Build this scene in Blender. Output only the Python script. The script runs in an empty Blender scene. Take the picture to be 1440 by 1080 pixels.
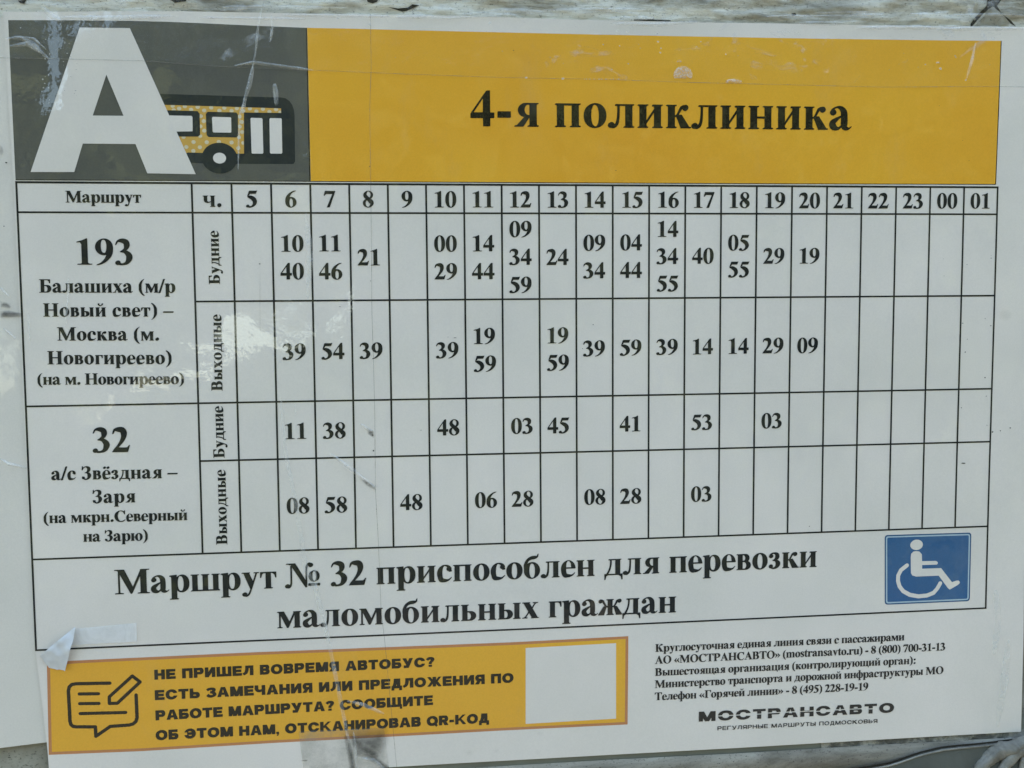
import bpy, bmesh, math, random
from mathutils import Vector, Matrix, noise
from mathutils.geometry import delaunay_2d_cdt
random.seed(7)
S = bpy.context.scene; COL = S.collection
# ---- camera, sky, sun, exposure -------------------------------------------
# All things on the board are measured in millimetres on the sheet: u to the
# right, v downwards from the top line of the timetable, w away from the viewer.
# The board leans back a little, so its frame is turned about the world X axis.
LEAN = math.radians(-8)
BOARD = Matrix.Translation((0, 0, 1.55)) @ Matrix.Rotation(LEAN, 4, 'X')
CAM_ROT = [[0.9925472,0.0167524,-0.1207039],[-0.1216323,0.0755503,-0.9896958],[-0.0074606,0.9970013,0.0770249]]
cam = bpy.data.cameras.new('camera'); co = bpy.data.objects.new('camera', cam); COL.objects.link(co)
cam.sensor_width = 36; cam.lens = 36*1532.93/1440; cam.clip_start = .01; cam.clip_end = 3000
M = Matrix(CAM_ROT).to_4x4(); M.translation = (.055449, -.435607, -.045631)
co.matrix_world = BOARD @ M; S.camera = co
SUN_EL, SUN_AZ = 28, 28        # the sun stands behind the board (over +Y), a little to the right
w = bpy.data.worlds.new("World"); S.world = w; w.use_nodes = True
nt = w.node_tree; nt.nodes.clear()
sky = nt.nodes.new('ShaderNodeTexSky'); sky.sky_type = 'NISHITA'; sky.sun_disc = False
sky.sun_elevation = math.radians(SUN_EL); sky.sun_rotation = math.radians(SUN_AZ); sky.air_density = 1.4; sky.dust_density = 3; sky.ozone_density = 0
bg = nt.nodes.new('ShaderNodeBackground'); bg.inputs['Strength'].default_value = .15
wo = nt.nodes.new('ShaderNodeOutputWorld'); nt.links.new(sky.outputs[0], bg.inputs[0]); nt.links.new(bg.outputs[0], wo.inputs[0])
sun = bpy.data.lights.new('sun', 'SUN'); sun.energy = 4.5; sun.angle = math.radians(.5); sun.color = (1, .95, .86)
so = bpy.data.objects.new('sun', sun); COL.objects.link(so)
a, e = math.radians(SUN_AZ), math.radians(SUN_EL)
so.rotation_euler = Vector((math.sin(a)*math.cos(e), math.cos(a)*math.cos(e), math.sin(e))).to_track_quat('Z', 'Y').to_euler()
so.location = (0, 3, 6)
vs = S.view_settings; vs.view_transform = 'Standard'; vs.look = 'None'; vs.gamma = 1; vs.exposure = 2.36
S.cycles.max_bounces = 8; S.cycles.transparent_max_bounces = 16
# ---------------------------------------------------------------- measurements (mm on the sheet)
ROWS = [0,11.23,45.4,85.03,107.81,144.62,180.57]
COLS = [-79.26,-14.95,0.0,15.0,30.0,45.0,60.0,75.0,90.0,105.0,120.0,135.0,150.0,165.0,180.0,195.0,210.0,225.0,240.0,255.0,270.0,285.0,300.0,315.0]
TEXTS = [('heading_text', '4-я поликлиника', 'serif:676', (93.02, -22.92), (250.06, -23.04), None, 13.57, 'heading', 'ink'), ('column_heading', 'Маршрут', 'serif:662', (-61.64, 7.45), (-34.02, 7.5), None, 4.27, 'sheet', 'ink'), ('column_heading', 'ч.', 'serif:676', (-10.86, 8.97), (-4.04, 8.95), None, 6.24, 'sheet', 'ink'), ('route_number', '193', 'serif:676', (-58.3, 30.97), (-37.96, 31.04), None, 9.71, 'sheet', 'ink'), ('route_name', 'Балашиха (м/р', 'serif:662', (-72.54, 41.49), (-22.38, 41.87), None, 4.94, 'sheet', 'ink'), ('route_name', 'Новый свет) –', 'serif:662', (-71.42, 50.64), (-23.33, 51.08), None, 4.95, 'sheet', 'ink'), ('route_name', 'Москва (м.', 'serif:662', (-66.69, 59.84), (-29.09, 60.29), None, 4.97, 'sheet', 'ink'), ('route_name', 'Новогиреево)', 'serif:662', (-70.61, 68.92), (-24.66, 69.48), None, 4.98, 'sheet', 'ink'), ('route_name', '(на м. Новогиреево)', 'serif:662', (-74.52, 76.73), (-20.23, 77.37), None, 4.23, 'sheet', 'ink'), ('route_number', '32', 'serif:676', (-55.13, 103.36), (-41.35, 103.5), None, 9.59, 'sheet', 'ink'), ('route_name', 'а/с Звёздная –', 'serif:662', (-70.89, 113.72), (-23.68, 114.18), None, 4.93, 'sheet', 'ink'), ('route_name', 'Заря', 'serif:662', (-55.84, 123.2), (-40.0, 123.32), None, 4.96, 'sheet', 'ink'), ('route_name', '(на мкрн.Северный', 'serif:662', (-74.31, 130.5), (-20.47, 130.98), None, 4.18, 'sheet', 'ink'), ('route_name', 'на Зарю)', 'serif:662', (-59.9, 138.26), (-35.79, 138.61), None, 4.21, 'sheet', 'ink'), ('day_heading', 'Будние', 'serif:662', (-5.45, 38.71), (-5.42, 18.16), None, 4.08, 'sheet', 'ink'), ('day_heading', 'Выходные', 'serif:662', (-5.63, 80.24), (-5.31, 50.53), None, 4.12, 'sheet', 'ink'), ('day_heading', 'Будние', 'serif:662', (-5.54, 106.69), (-5.61, 86.33), None, 4.14, 'sheet', 'ink'), ('day_heading', 'Выходные', 'serif:662', (-5.38, 141.23), (-5.34, 111.49), None, 4.16, 'sheet', 'ink'), ('notice_text', 'Маршрут № 32 приспособлен для перевозки', 'serif:662', (-48.74, 159.57), (237.91, 159.38), None, 9.63, 'sheet', 'ink'), ('notice_text', 'маломобильных граждан', 'serif:662', (13.41, 175.86), (176.75, 176.27), None, 9.56, 'sheet', 'ink'), ('contact_text', 'Круглосуточная единая линия связи с пассажирами', 'serif:662', (168.03, 192.79), (277.9, 193.08), None, 3.23, 'sheet', 'ink'), ('contact_text', 'АО «МОСТРАНСАВТО» (mostransavto.ru) - 8 (800) 700-31-13', 'serif:662', (167.89, 197.9), (296.67, 198.35), None, 3.23, 'sheet', 'ink'), ('contact_text', 'Вышестоящая организация (контролирующий орган):', 'serif:662', (167.91, 203.08), (283.24, 203.68), None, 3.23, 'sheet', 'ink'), ('contact_text', 'Министерство транспорта и дорожной инфраструктуры МО', 'serif:662', (167.86, 208.27), (296.11, 208.73), None, 3.24, 'sheet', 'ink'), ('contact_text', 'Телефон «Горячей линии» - 8 (495) 228-19-19', 'serif:662', (167.87, 213.53), (261.91, 214.22), None, 3.24, 'sheet', 'ink'), ('logo_wordmark', 'МОСТРАНСАВТО', 'logo:700', (186.98, 223.83), (273.81, 224.71), None, 4.23, 'logo', 'ink'), ('logo_subtitle', 'РЕГУЛЯРНЫЕ МАРШРУТЫ ПОДМОСКОВЬЯ', 'wide:716', (195.13, 228.09), (266.37, 228.91), None, 1.67, 'logo', 'ink'), ('banner_text', 'НЕ ПРИШЕЛ ВОВРЕМЯ АВТОБУС?', 'sans:716', (-34.86, 194.54), (75.74, 194.5), None, 3.94, 'banner', 'ink'), ('banner_text', 'ЕСТЬ ЗАМЕЧАНИЯ ИЛИ ПРЕДЛОЖЕНИЯ ПО', 'sans:716', (-34.93, 202.86), (108.15, 202.78), None, 3.96, 'banner', 'ink'), ('banner_text', 'РАБОТЕ МАРШРУТА? СООБЩИТЕ', 'sans:716', (-34.92, 211.12), (74.95, 210.48), None, 3.97, 'banner', 'ink'), ('banner_text', 'ОБ ЭТОМ НАМ, ОТСКАНИРОВАВ QR-КОД', 'sans:716', (-35.15, 219.24), (97.86, 219.24), None, 3.98, 'banner', 'ink')]
NUMS = [('hour_heading', '5', (7.47, 9.05)), ('hour_heading', '6', (22.43, 9.04)), ('hour_heading', '7', (37.33, 9.0)), ('hour_heading', '8', (52.29, 8.95)), ('hour_heading', '9', (67.45, 8.94)), ('hour_heading', '10', (82.59, 8.93)), ('hour_heading', '11', (97.49, 8.88)), ('hour_heading', '12', (112.6, 8.87)), ('hour_heading', '13', (127.63, 8.88)), ('hour_heading', '14', (142.76, 8.9)), ('hour_heading', '15', (158.14, 8.86)), ('hour_heading', '16', (173.0, 8.82)), ('hour_heading', '17', (187.86, 8.83)), ('hour_heading', '18', (202.78, 8.85)), ('hour_heading', '19', (217.82, 8.87)), ('hour_heading', '20', (232.49, 8.94)), ('hour_heading', '21', (247.07, 8.9)), ('hour_heading', '22', (262.29, 8.92)), ('hour_heading', '23', (277.41, 8.88)), ('hour_heading', '00', (292.59, 8.84)), ('hour_heading', '01', (307.32, 8.8)), ('departure_time', '10', (22.59, 26.2)), ('departure_time', '40', (22.29, 36.98)), ('departure_time', '11', (37.07, 26.09)), ('departure_time', '46', (37.18, 37.06)), ('departure_time', '21', (52.09, 31.64)), ('departure_time', '00', (82.4, 26.33)), ('departure_time', '29', (82.38, 37.29)), ('departure_time', '14', (97.55, 26.22)), ('departure_time', '44', (97.36, 37.31)), ('departure_time', '09', (112.46, 20.59)), ('departure_time', '34', (112.38, 31.63)), ('departure_time', '59', (112.3, 42.79)), ('departure_time', '24', (127.36, 31.77)), ('departure_time', '09', (142.44, 26.11)), ('departure_time', '34', (142.34, 37.17)), ('departure_time', '04', (157.54, 25.99)), ('departure_time', '44', (157.55, 37.1)), ('departure_time', '14', (172.83, 20.56)), ('departure_time', '34', (172.58, 31.55)), ('departure_time', '55', (172.74, 42.61)), ('departure_time', '40', (187.49, 31.46)), ('departure_time', '05', (202.54, 26.14)), ('departure_time', '55', (202.63, 37.03)), ('departure_time', '29', (217.53, 31.56)), ('departure_time', '19', (232.84, 31.55)), ('departure_time', '39', (22.32, 68.46)), ('departure_time', '54', (37.38, 68.47)), ('departure_time', '39', (52.37, 68.46)), ('departure_time', '39', (82.57, 68.68)), ('departure_time', '19', (97.54, 63.17)), ('departure_time', '59', (97.67, 74.27)), ('departure_time', '19', (127.4, 63.25)), ('departure_time', '59', (127.41, 74.3)), ('departure_time', '39', (142.23, 68.7)), ('departure_time', '59', (157.43, 68.56)), ('departure_time', '39', (172.62, 68.47)), ('departure_time', '14', (187.72, 68.53)), ('departure_time', '14', (202.91, 68.5)), ('departure_time', '29', (217.65, 68.49)), ('departure_time', '09', (232.62, 68.6)), ('departure_time', '11', (22.25, 99.87)), ('departure_time', '38', (37.31, 100.02)), ('departure_time', '48', (82.65, 99.76)), ('departure_time', '03', (112.49, 99.76)), ('departure_time', '45', (127.45, 99.9)), ('departure_time', '41', (157.23, 99.83)), ('departure_time', '53', (187.43, 99.81)), ('departure_time', '03', (217.45, 99.81)), ('departure_time', '08', (22.53, 129.73)), ('departure_time', '58', (37.37, 129.82)), ('departure_time', '48', (67.4, 129.69)), ('departure_time', '06', (97.58, 129.66)), ('departure_time', '28', (112.52, 129.62)), ('departure_time', '08', (142.48, 129.71)), ('departure_time', '28', (157.49, 129.81)), ('departure_time', '03', (187.46, 129.82))]
GREY = [(-79.63,-59.69),(29.85,-59.39),(29.95,-0.99),(-79.48,-0.85)]
GREYTOP = [(-79.63,-59.69),(-57.19,-60.15),(-35.76,-60.44),(-20.9,-60.43),(-5.12,-60.1),(9.93,-59.75),(29.85,-59.39)]
YELTOP = [(30.12,-59.4),(43.13,-59.47),(84.39,-59.38),(140.95,-59.34),(178.69,-59.4),(232.28,-59.58),(289.56,-60.03),(314.95,-60.39)]
YELBOT = [(30.23,-0.94),(59.94,-0.94),(103.48,-0.91),(161.27,-0.94),(220.95,-0.97),(314.05,-1.24)]
GREYBOT = [(-79.48,-0.85),(-54.2,-0.89),(-6.76,-0.95),(29.95,-0.99)]
A = [(-54.08,-57.53),(-35.85,-57.73),(-13.28,-3.4),(-31.27,-3.63),(-35.27,-14.59),(-54.56,-14.59),(-58.06,-3.91),(-73.9,-3.81)]
AHOLE = [(-45.01,-40.34),(-39.29,-25.13),(-50.55,-25.07)]
BUS = {'body':[(-26.98,-33.57),(19.74,-32.88),(21.38,-32.57),(22.8,-31.56),(23.8,-30.13),(24.42,-28.07),(24.62,-26.0),(24.39,-8.56),(23.79,-7.64),(22.88,-7.55),(-7.55,-7.41),(-15.67,-7.76),(-22.92,-8.61)],'orange':[(-24.7,-29.45),(19.52,-28.75),(19.52,-27.01),(5.47,-27.0),(5.32,-11.4),(-15.97,-11.21),(-22.36,-13.95)],'under':[(-15.96,-11.62),(3.18,-11.3),(3.08,-7.49),(-15.67,-7.76),(-17.6,-10.7)],'wheel':(-4.18,-9.58),'wheel_r':[5.78],'wheel_rx':(-10.86,-9.53),'wheel_ry':(-4.02,-15.44),'hub_rx':(-6.63,-9.56),'hub_ry':(-4.13,-11.64),'frames':[[(-25.96,-27.48),(-11.86,-27.26),(-11.15,-26.29),(-11.22,-18.37),(-11.93,-17.66),(-26.28,-17.51)],[(-8.84,-26.32),(-8.13,-27.06),(2.57,-26.96),(3.17,-26.22),(3.04,-18.23),(2.45,-17.48),(-8.07,-17.54),(-8.79,-18.27)],[(5.46,-26.5),(6.13,-26.84),(23.31,-26.73),(22.96,-11.05),(5.06,-10.9)]],'panes':[[(-26.02,-25.52),(-14.26,-25.43),(-13.86,-25.02),(-13.94,-19.78),(-14.1,-19.61),(-26.22,-19.31)],[(-6.57,-24.87),(-6.23,-25.2),(0.28,-25.12),(0.6,-24.79),(0.54,-19.52),(0.2,-19.27),(-6.16,-19.29),(-6.47,-19.69)],[(7.87,-24.72),(8.21,-25.01),(12.06,-24.94),(12.38,-24.61),(12.4,-11.79),(12.06,-11.41),(8.19,-11.42),(7.95,-11.75)],[(15.02,-24.64),(15.35,-24.98),(19.39,-24.99),(19.67,-24.62),(19.58,-11.85),(19.24,-11.48),(15.19,-11.48),(14.91,-11.81)]]}
DOTS = [(-13.73,-15.59),(-8.82,-15.56),(-11.44,-13.64),(-16.5,-13.67),(0.51,-15.57),(2.99,-13.44),(-4.26,-15.77),(-13.91,-12.22),(-11.23,-17.92),(-2.0,-13.31),(-9.42,-27.54),(-11.05,-21.53),(-9.63,-19.91),(-10.77,-25.39),(-9.69,-23.52),(3.72,-25.41),(3.7,-21.62),(4.56,-23.36),(4.63,-19.57),(3.35,-17.58),(4.93,-15.44),(-1.56,-17.52),(-6.85,-17.55),(-3.73,-27.53),(0.83,-27.51),(-21.09,-29.1),(-16.58,-29.0),(-11.81,-28.82),(-6.75,-28.64),(-1.87,-28.62),(2.82,-28.52),(7.72,-28.51),(12.64,-28.41),(17.57,-28.31),(10.16,-27.47),(15.08,-27.37),(5.24,-27.57),(-18.7,-28.15),(-14.27,-27.8),(-17.4,-17.48),(-20.73,-27.47),(19.19,-27.18)]
BANNER = [(-75.46,185.73),(156.52,185.52),(156.24,223.35),(-76.2,222.91)]
BANTOP = [(-75.47,185.87),(-66.3,185.41),(4.68,185.28),(107.78,185.89),(156.52,185.58)]
BANBOT = [(-76.2,222.91),(-40.57,223.44),(9.35,222.96),(54.89,222.96),(101.58,222.92),(156.24,223.35)]
QR = [(113.36,188.55),(151.29,188.3),(151.29,220.53),(113.15,220.63)]
ICON = [[(-52.03,195.1),(-64.85,194.73),(-66.38,194.93),(-67.4,195.84),(-67.81,197.44),(-67.65,209.88),(-67.34,211.14),(-66.56,211.85),(-65.49,212.11),(-58.14,212.52),(-58.09,216.37),(-52.46,212.65),(-45.21,212.48),(-43.65,212.08),(-42.53,211.08),(-42.12,209.56),(-42.18,200.4)],[(-63.75,198.89),(-56.49,199.17)],[(-63.72,202.81),(-56.45,203.11)],[(-63.69,206.84),(-46.4,207.3)],[(-52.5,203.32),(-52.4,200.63),(-43.37,192.66),(-40.47,195.21),(-49.43,203.38),(-52.5,203.32)]]
BLUE = [(268.21,146.85),(307.56,147.09),(307.61,177.21),(268.81,177.17)]
WC = {'head':[(282.68,151.58),(279.83,151.48),(282.63,149.32)],'body':[(280.15,156.78),(280.31,155.37),(281.32,154.46),(282.64,154.32),(284.03,154.56),(285.13,155.78),(285.3,158.77),(291.61,158.91),(292.41,159.41),(292.53,159.98),(292.15,160.54),(285.39,160.48),(285.43,162.09),(294.06,162.13),(299.17,168.51),(301.15,167.92),(302.14,167.87),(302.8,168.56),(302.57,169.31),(301.69,169.95),(298.26,171.72),(297.35,171.01),(293.05,165.42),(282.79,165.4),(281.06,164.86),(280.4,163.89)],'wheelc':[(278.51,160.36),(275.85,162.29),(274.63,164.61),(274.58,166.98),(275.32,169.37),(277.03,171.53),(280.02,173.26),(283.97,174.09),(287.91,173.87),(290.86,172.85),(292.54,171.01),(293.83,168.78)]}
SHEET = [(-81.53,-62.68),(326.9,-66.33),(333.13,236.68),(83.78,235.77),(26.03,235.25),(-76.44,233.87)]
SHEETL = [(-81.28,-62.68),(-80.6,-17.5),(-80.33,1.01),(-80.14,60.04),(-80.0,114.85),(-79.6,177.87),(-76.65,218.57),(-76.17,233.89)]
SHEETR = [(327.54,-66.35),(330.23,40.76),(332.94,192.29),(332.96,236.67)]
SHEETT = [(-81.53,-62.68),(-18.15,-64.46),(43.23,-64.85),(90.03,-65.41),(132.37,-65.03),(178.67,-64.99),(238.25,-65.49),(281.13,-65.6),(327.54,-66.35)]
SHEETB = [(-76.49,235.32),(26.02,235.84),(83.78,235.77),(149.46,236.05),(204.95,236.4),(268.55,236.49),(332.96,236.67)]
UNDER = [(-92.7,-60.6),(-62.27,-61.31),(-72.86,217.64),(-94.26,219.26),(-104.86,219.78)]
MISC = {'rail':[(43.1,238.98),(83.75,238.49),(149.46,238.51),(204.98,239.05),(268.6,239.02),(341.08,239.39)],'cable':[(243.08,250.78),(255.87,248.08),(271.98,246.21),(284.92,242.52),(296.33,240.64),(314.44,240.1),(334.37,239.0)],'fold':[(-77.66,182.78),(-64.75,172.59),(-63.64,171.51),(-68.57,188.92),(-74.94,188.04)],'tape':[(-64.75,172.59),(-41.04,171.37),(-41.02,178.81),(-66.06,179.07)],'creaseA':[(13.96,-68.42),(11.59,-58.78),(10.27,-48.6),(9.07,-43.76)],'creaseB':[(9.35,-44.3),(8.14,-38.65),(6.11,-32.44),(4.89,-26.5)],'edgeV':[(54.41,-65.12),(54.33,-44.84),(53.52,-29.86),(53.39,-6.3),(53.27,16.9),(52.97,50.39),(53.23,67.28),(53.41,89.97),(53.15,121.46),(53.95,141.71),(54.6,170.89),(55.83,182.7)],'edgeH':[(-83.24,-45.76),(-65.42,-45.83),(-31.82,-45.67),(-2.91,-44.08),(31.94,-43.36),(64.75,-42.57),(103.83,-41.87),(146.69,-41.76),(178.78,-41.17),(226.5,-40.8),(263.12,-40.53),(313.06,-41.61)],'gl':[(2.42,-44.44),(9.4,-45.91),(31.94,-43.36)],'cr3':[(16.83,83.61),(18.23,106.24),(21.45,123.4),(24.99,152.24),(29.01,161.08),(33.38,181.66),(35.92,196.45),(37.96,208.35),(41.04,226.33),(42.58,235.96)],'cr4':[(35.74,106.1),(45.4,113.78),(53.17,120.31)],'cr5':[(47.71,94.41),(51.59,97.35),(52.72,97.37)],'cr6':[(40.26,207.0),(46.51,208.81),(55.05,213.13)],'pb':[(20.72,218.63),(54.95,218.78),(56.96,237.74),(22.58,237.11)],'topr':[(293.51,-67.89),(303.54,-66.68),(311.16,-75.23),(324.66,-77.3)],'arc':[(-80.42,-52.84),(-75.33,-53.21),(-70.34,-50.71),(-67.4,-47.37),(-65.43,-45.57)],'dents':[(-87.05,45.91),(-87.23,50.22),(-83.09,49.72),(-79.88,60.04),(-79.61,53.27)]}
NUMH = 6.25
NUMX = 1.0
TOPGAPS = [[(302.31, -66.07), (301.65, -67.21), (304.07, -70.44), (308.35, -74.58), (309.19, -78.06), (315.79, -78.23), (313.37, -74.99), (315.03, -71.86), (319.85, -69.08), (322.45, -66.82), (318.61, -68.18), (313.45, -72.11), (311.17, -74.65), (307.49, -71.68)], [(61.03, -68.24), (65.14, -67.8), (69.0, -68.43), (70.67, -69.56), (73.43, -69.35), (68.43, -67.07), (66.78, -66.76)], [(52.88, -71.27), (57.8, -71.39), (56.95, -70.02), (55.3, -69.44), (53.4, -69.93)], [(158.84, -65.78), (164.07, -66.04), (173.98, -65.85), (173.98, -65.44), (158.85, -65.23)], [(186.01, -65.43), (208.21, -65.66), (238.24, -65.64), (238.25, -65.21), (202.27, -64.96), (186.01, -65.15)], [(-20.65, -68.61), (-14.86, -69.28), (-14.89, -68.23), (-19.11, -67.59)], [(-76.28, -67.21), (-73.22, -67.8), (-73.8, -65.98), (-75.31, -66.2)], [(224.32, -69.7), (226.11, -70.02), (226.73, -69.19), (224.93, -68.87)]]
TOPFLAP = [(303.55, -66.39), (311.18, -74.36), (315.04, -71.57), (319.26, -67.61), (312.36, -66.3)]
CRUMPS = [([(310.29, 258.16), (312.06, 250.23), (318.53, 244.19), (337.7, 238.55)], 3.1), ([(318.98, 260.32), (322.04, 250.83), (328.5, 243.81), (339.44, 240.58)], 2.6), ([(328.39, 262.53), (330.78, 252.98), (332.28, 247.26), (337.86, 243.72)], 1.9)]
BUBBLES = [(178.77, -43.98, 3.9, 3.6), (199.8, -41.65, 3.5, 1.2), (177.27, -49.29, 1.0, 0.8), (287.07, -50.75, 0.9, 0.5)]
FLECKS = [(146.12, -55.38, 0.35), (152.77, -54.96, 0.3), (168.46, -56.95, 0.5), (169.64, -54.46, 0.3), (169.35, -52.78, 0.45), (156.25, -48.06, 0.3), (149.58, -45.71, 0.25), (161.18, -54.29, 0.2), (151.9, -60.77, 0.55), (156.24, -60.59, 0.5), (168.16, -60.01, 0.4), (196.44, -52.46, 0.35), (288.06, -48.45, 0.6), (294.49, -53.78, 0.3), (299.44, -44.01, 0.4), (278.41, -48.86, 0.2), (100.64, -62.66, 0.5), (54.06, -61.06, 0.5), (41.84, -63.21, 0.4), (-75.18, -56.86, 0.3), (294.81, -53.2, 0.3), (115.16, -41.92, 0.5), (129.71, -41.81, 0.6), (288.38, -48.17, 0.4), (-57.96, -39.4, 0.3), (-56.35, -34.16, 0.3), (-68.02, -38.18, 0.4), (-67.31, -36.62, 0.3), (-67.88, -35.04, 0.3), (-68.45, -33.71, 0.3), (8.48, -41.34, 0.3), (7.6, -38.37, 0.3), (7.01, -36.21, 0.25), (186.06, -57.31, 0.3), (184.36, -55.32, 0.25), (281.48, -50.07, 0.3), (144.56, -41.86, 0.1871726863296595), (151.38, -41.98, 0.1758780084119728), (145.36, -41.87, 0.19048617946198762), (140.69, -41.8, 0.18142903668501664), (147.12, -41.9, 0.21515722470239432), (139.39, -41.78, 0.15640815151494306), (139.34, -41.77, 0.21715734412406132), (148.04, -41.92, 0.12502564036438152), (152.22, -41.99, 0.235770933735068), (147.47, -41.91, 0.1938675245494285), (140.3, -41.79, 0.1218000884339526), (145.65, -41.88, 0.1271461326202626), (140.77, -41.8, 0.14903316163982577), (138.47, -41.76, 0.17567213534679413), (144.38, -41.86, 0.22109125542222385), (145.52, -41.88, 0.19683500495030123), (145.24, -41.87, 0.19949394382684418), (144.63, -41.86, 0.1533795479596663), (152.45, -41.99, 0.2394829969987439), (150.16, -41.95, 0.20493715457975392), (142.58, -41.83, 0.14755990819294865), (142.2, -41.82, 0.1284268199471911), (149.09, -41.94, 0.16804797659021892), (150.26, -41.96, 0.16638162380471214), (-56.18, -32.39, 0.12009808867000268), (-65.88, -30.59, 0.20459770968245994), (-55.46, -44.25, 0.13314690189006562), (-60.35, -34.14, 0.1685596056330257), (-66.86, -45.74, 0.2935337189868775), (-58.05, -51.53, 0.16434983080076337), (-66.41, -52.88, 0.26346387213191536), (-65.93, -39.81, 0.20053647795018387), (-65.94, -35.28, 0.14357407506899153), (-59.52, -51.54, 0.19573601110435576), (-65.19, -47.41, 0.29476723011936445), (-57.65, -46.66, 0.27927572029481473), (-65.35, -44.15, 0.27378784230622144), (-59.52, -51.96, 0.298074305551831), (-65.18, -47.72, 0.2590841441591082), (-63.73, -46.75, 0.13321173960991634), (-67.08, -39.18, 0.1637423256247612), (-60.31, -44.84, 0.20157745885029282), (-55.82, -41.97, 0.22342282417739057), (-56.72, -49.86, 0.14774435740669095), (-56.79, -33.16, 0.16490974195726493), (-65.96, -35.08, 0.28927288129707884), (-66.09, -29.53, 0.27879415576795424), (-60.33, -43.53, 0.13869114264569063), (-68.13, -29.17, 0.1629132946816769), (-58.87, -47.87, 0.2682692124163235), (144.72, -59.19, 0.10105200761190311), (194.59, -64.8, 0.10740756047901504), (130.0, -47.75, 0.15371636188698418), (22.97, -44.53, 0.10447746552436213), (-71.98, -55.0, 0.1334846623978591), (-56.42, -57.09, 0.12425424444467154), (135.1, -62.21, 0.12345741880393771), (265.91, -47.6, 0.15883184558114866), (182.8, -54.14, 0.09684166245747414), (-65.28, -59.87, 0.18922549428713803), (186.81, -46.56, 0.08255110138509217), (160.58, -55.75, 0.16765975771343386), (37.39, -43.2, 0.08903154801108606), (124.78, -49.95, 0.1880235057499255), (201.55, -52.09, 0.17519200113121808), (275.88, -60.8, 0.16221751464004378), (270.07, -49.94, 0.13005837703726233), (223.65, -49.25, 0.14873689980614113), (156.08, -57.66, 0.14992146701733516), (149.66, -63.56, 0.1567285175164762), (309.9, -50.49, 0.16738484918786575), (63.76, -48.83, 0.14971434544720275), (83.66, -47.18, 0.09005386667135101), (206.81, -65.87, 0.15215423174595735), (99.41, -59.47, 0.16380016158183064), (105.67, -52.02, 0.1904557128128087), (14.35, -61.82, 0.1161239169328395), (177.46, -61.72, 0.10035285838285501), (272.06, -54.35, 0.1330318976923624), (265.97, -61.1, 0.15990788750404056)]
WRINK = [([(16.79, -63.69), (16.94, -58.89), (16.01, -53.53)], 1.0, 0.5), ([(17.25, -37.99), (17.69, -34.23), (17.86, -29.91)], 2.2, 0.5), ([(6.11, -32.44), (4.1, -27.03), (3.34, -18.39), (2.71, -4.86)], 0.7, 0.4), ([(-89.51, 104.94), (-86.47, 106.94), (-79.75, 108.77)], 1.3, 0.8), ([(-86.79, 39.46), (-83.34, 43.25)], 0.9, 0.6), ([(-86.14, 54.82), (-81.91, 58.93)], 1.0, 0.6), ([(22.01, 85.96), (22.47, 89.92)], 0.7, 0.3), ([(28.63, 152.38), (29.23, 163.99), (31.86, 172.83), (33.91, 183.15)], 1.4, 0.4), ([(-61.79, 35.82), (-62.46, 46.65), (-63.55, 54.79)], 0.8, 0.3), ([(-76.86, 49.24), (-76.77, 60.08)], 0.7, 0.3), ([(319.16, 172.77), (320.83, 185.43), (319.3, 201.16)], 3.2, 0.25), ([(325.73, 195.13), (324.3, 214.12), (321.55, 233.78)], 3.5, 0.3), ([(28.05, 11.41), (29.33, 27.96), (28.15, 44.6)], 2.5, 0.15), ([(303.42, -59.45), (302.05, -52.18), (299.74, -44.3)], 1.4, 0.6)]
WRINK2 = [([(42.59, 219.87), (43.33, 226.46), (43.71, 236.93)], 1.2, 0.8), ([(45.54, 231.06), (50.41, 232.25), (56.09, 237.69)], 1.6, 0.9)]
SMUDGES_SHADE = [[(38.91, 218.48), (43.47, 218.73), (56.69, 218.29), (57.46, 224.3), (55.05, 230.74), (51.85, 232.34), (46.71, 230.24), (42.73, 227.91), (39.95, 223.88)], [(40.58, 220.35), (43.42, 221.7), (46.79, 225.47), (51.91, 228.75), (53.59, 231.84), (50.13, 231.64), (45.57, 229.57), (42.19, 226.39)], [(42.77, 225.83), (46.73, 229.05), (51.3, 230.51), (56.14, 234.39), (60.97, 240.09), (56.07, 239.19), (51.25, 233.8), (46.69, 231.43), (43.27, 230.03)], [(38.3, 220.22), (40.56, 221.54), (42.73, 228.21), (43.97, 238.44), (40.82, 238.24), (39.84, 229.23)], [(21.03, 230.49), (24.43, 230.39), (23.85, 231.25), (21.58, 231.11)]]
STAINS_CREASE = [[(-87.0, 44.57), (-84.45, 45.12), (-82.97, 46.75), (-83.52, 47.56), (-87.1, 46.99)], [(-87.16, 48.34), (-84.05, 48.09), (-79.19, 49.22), (-79.51, 50.83), (-83.14, 51.07), (-87.27, 51.03)], [(-85.07, -14.03), (-83.57, -13.25), (-83.15, -11.15), (-83.98, -9.56), (-85.21, -10.6)], [(-82.33, 107.87), (-79.74, 108.49), (-79.51, 109.33), (-81.87, 109.27)], [(49.94, 95.6), (53.0, 97.38), (52.95, 100.52), (50.45, 98.75)], [(45.38, 114.92), (50.96, 117.95), (53.47, 119.46), (53.43, 121.76), (49.52, 119.34)], [(9.91, 19.67), (10.45, 19.67), (9.56, 61.12), (9.15, 61.11)]]
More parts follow.
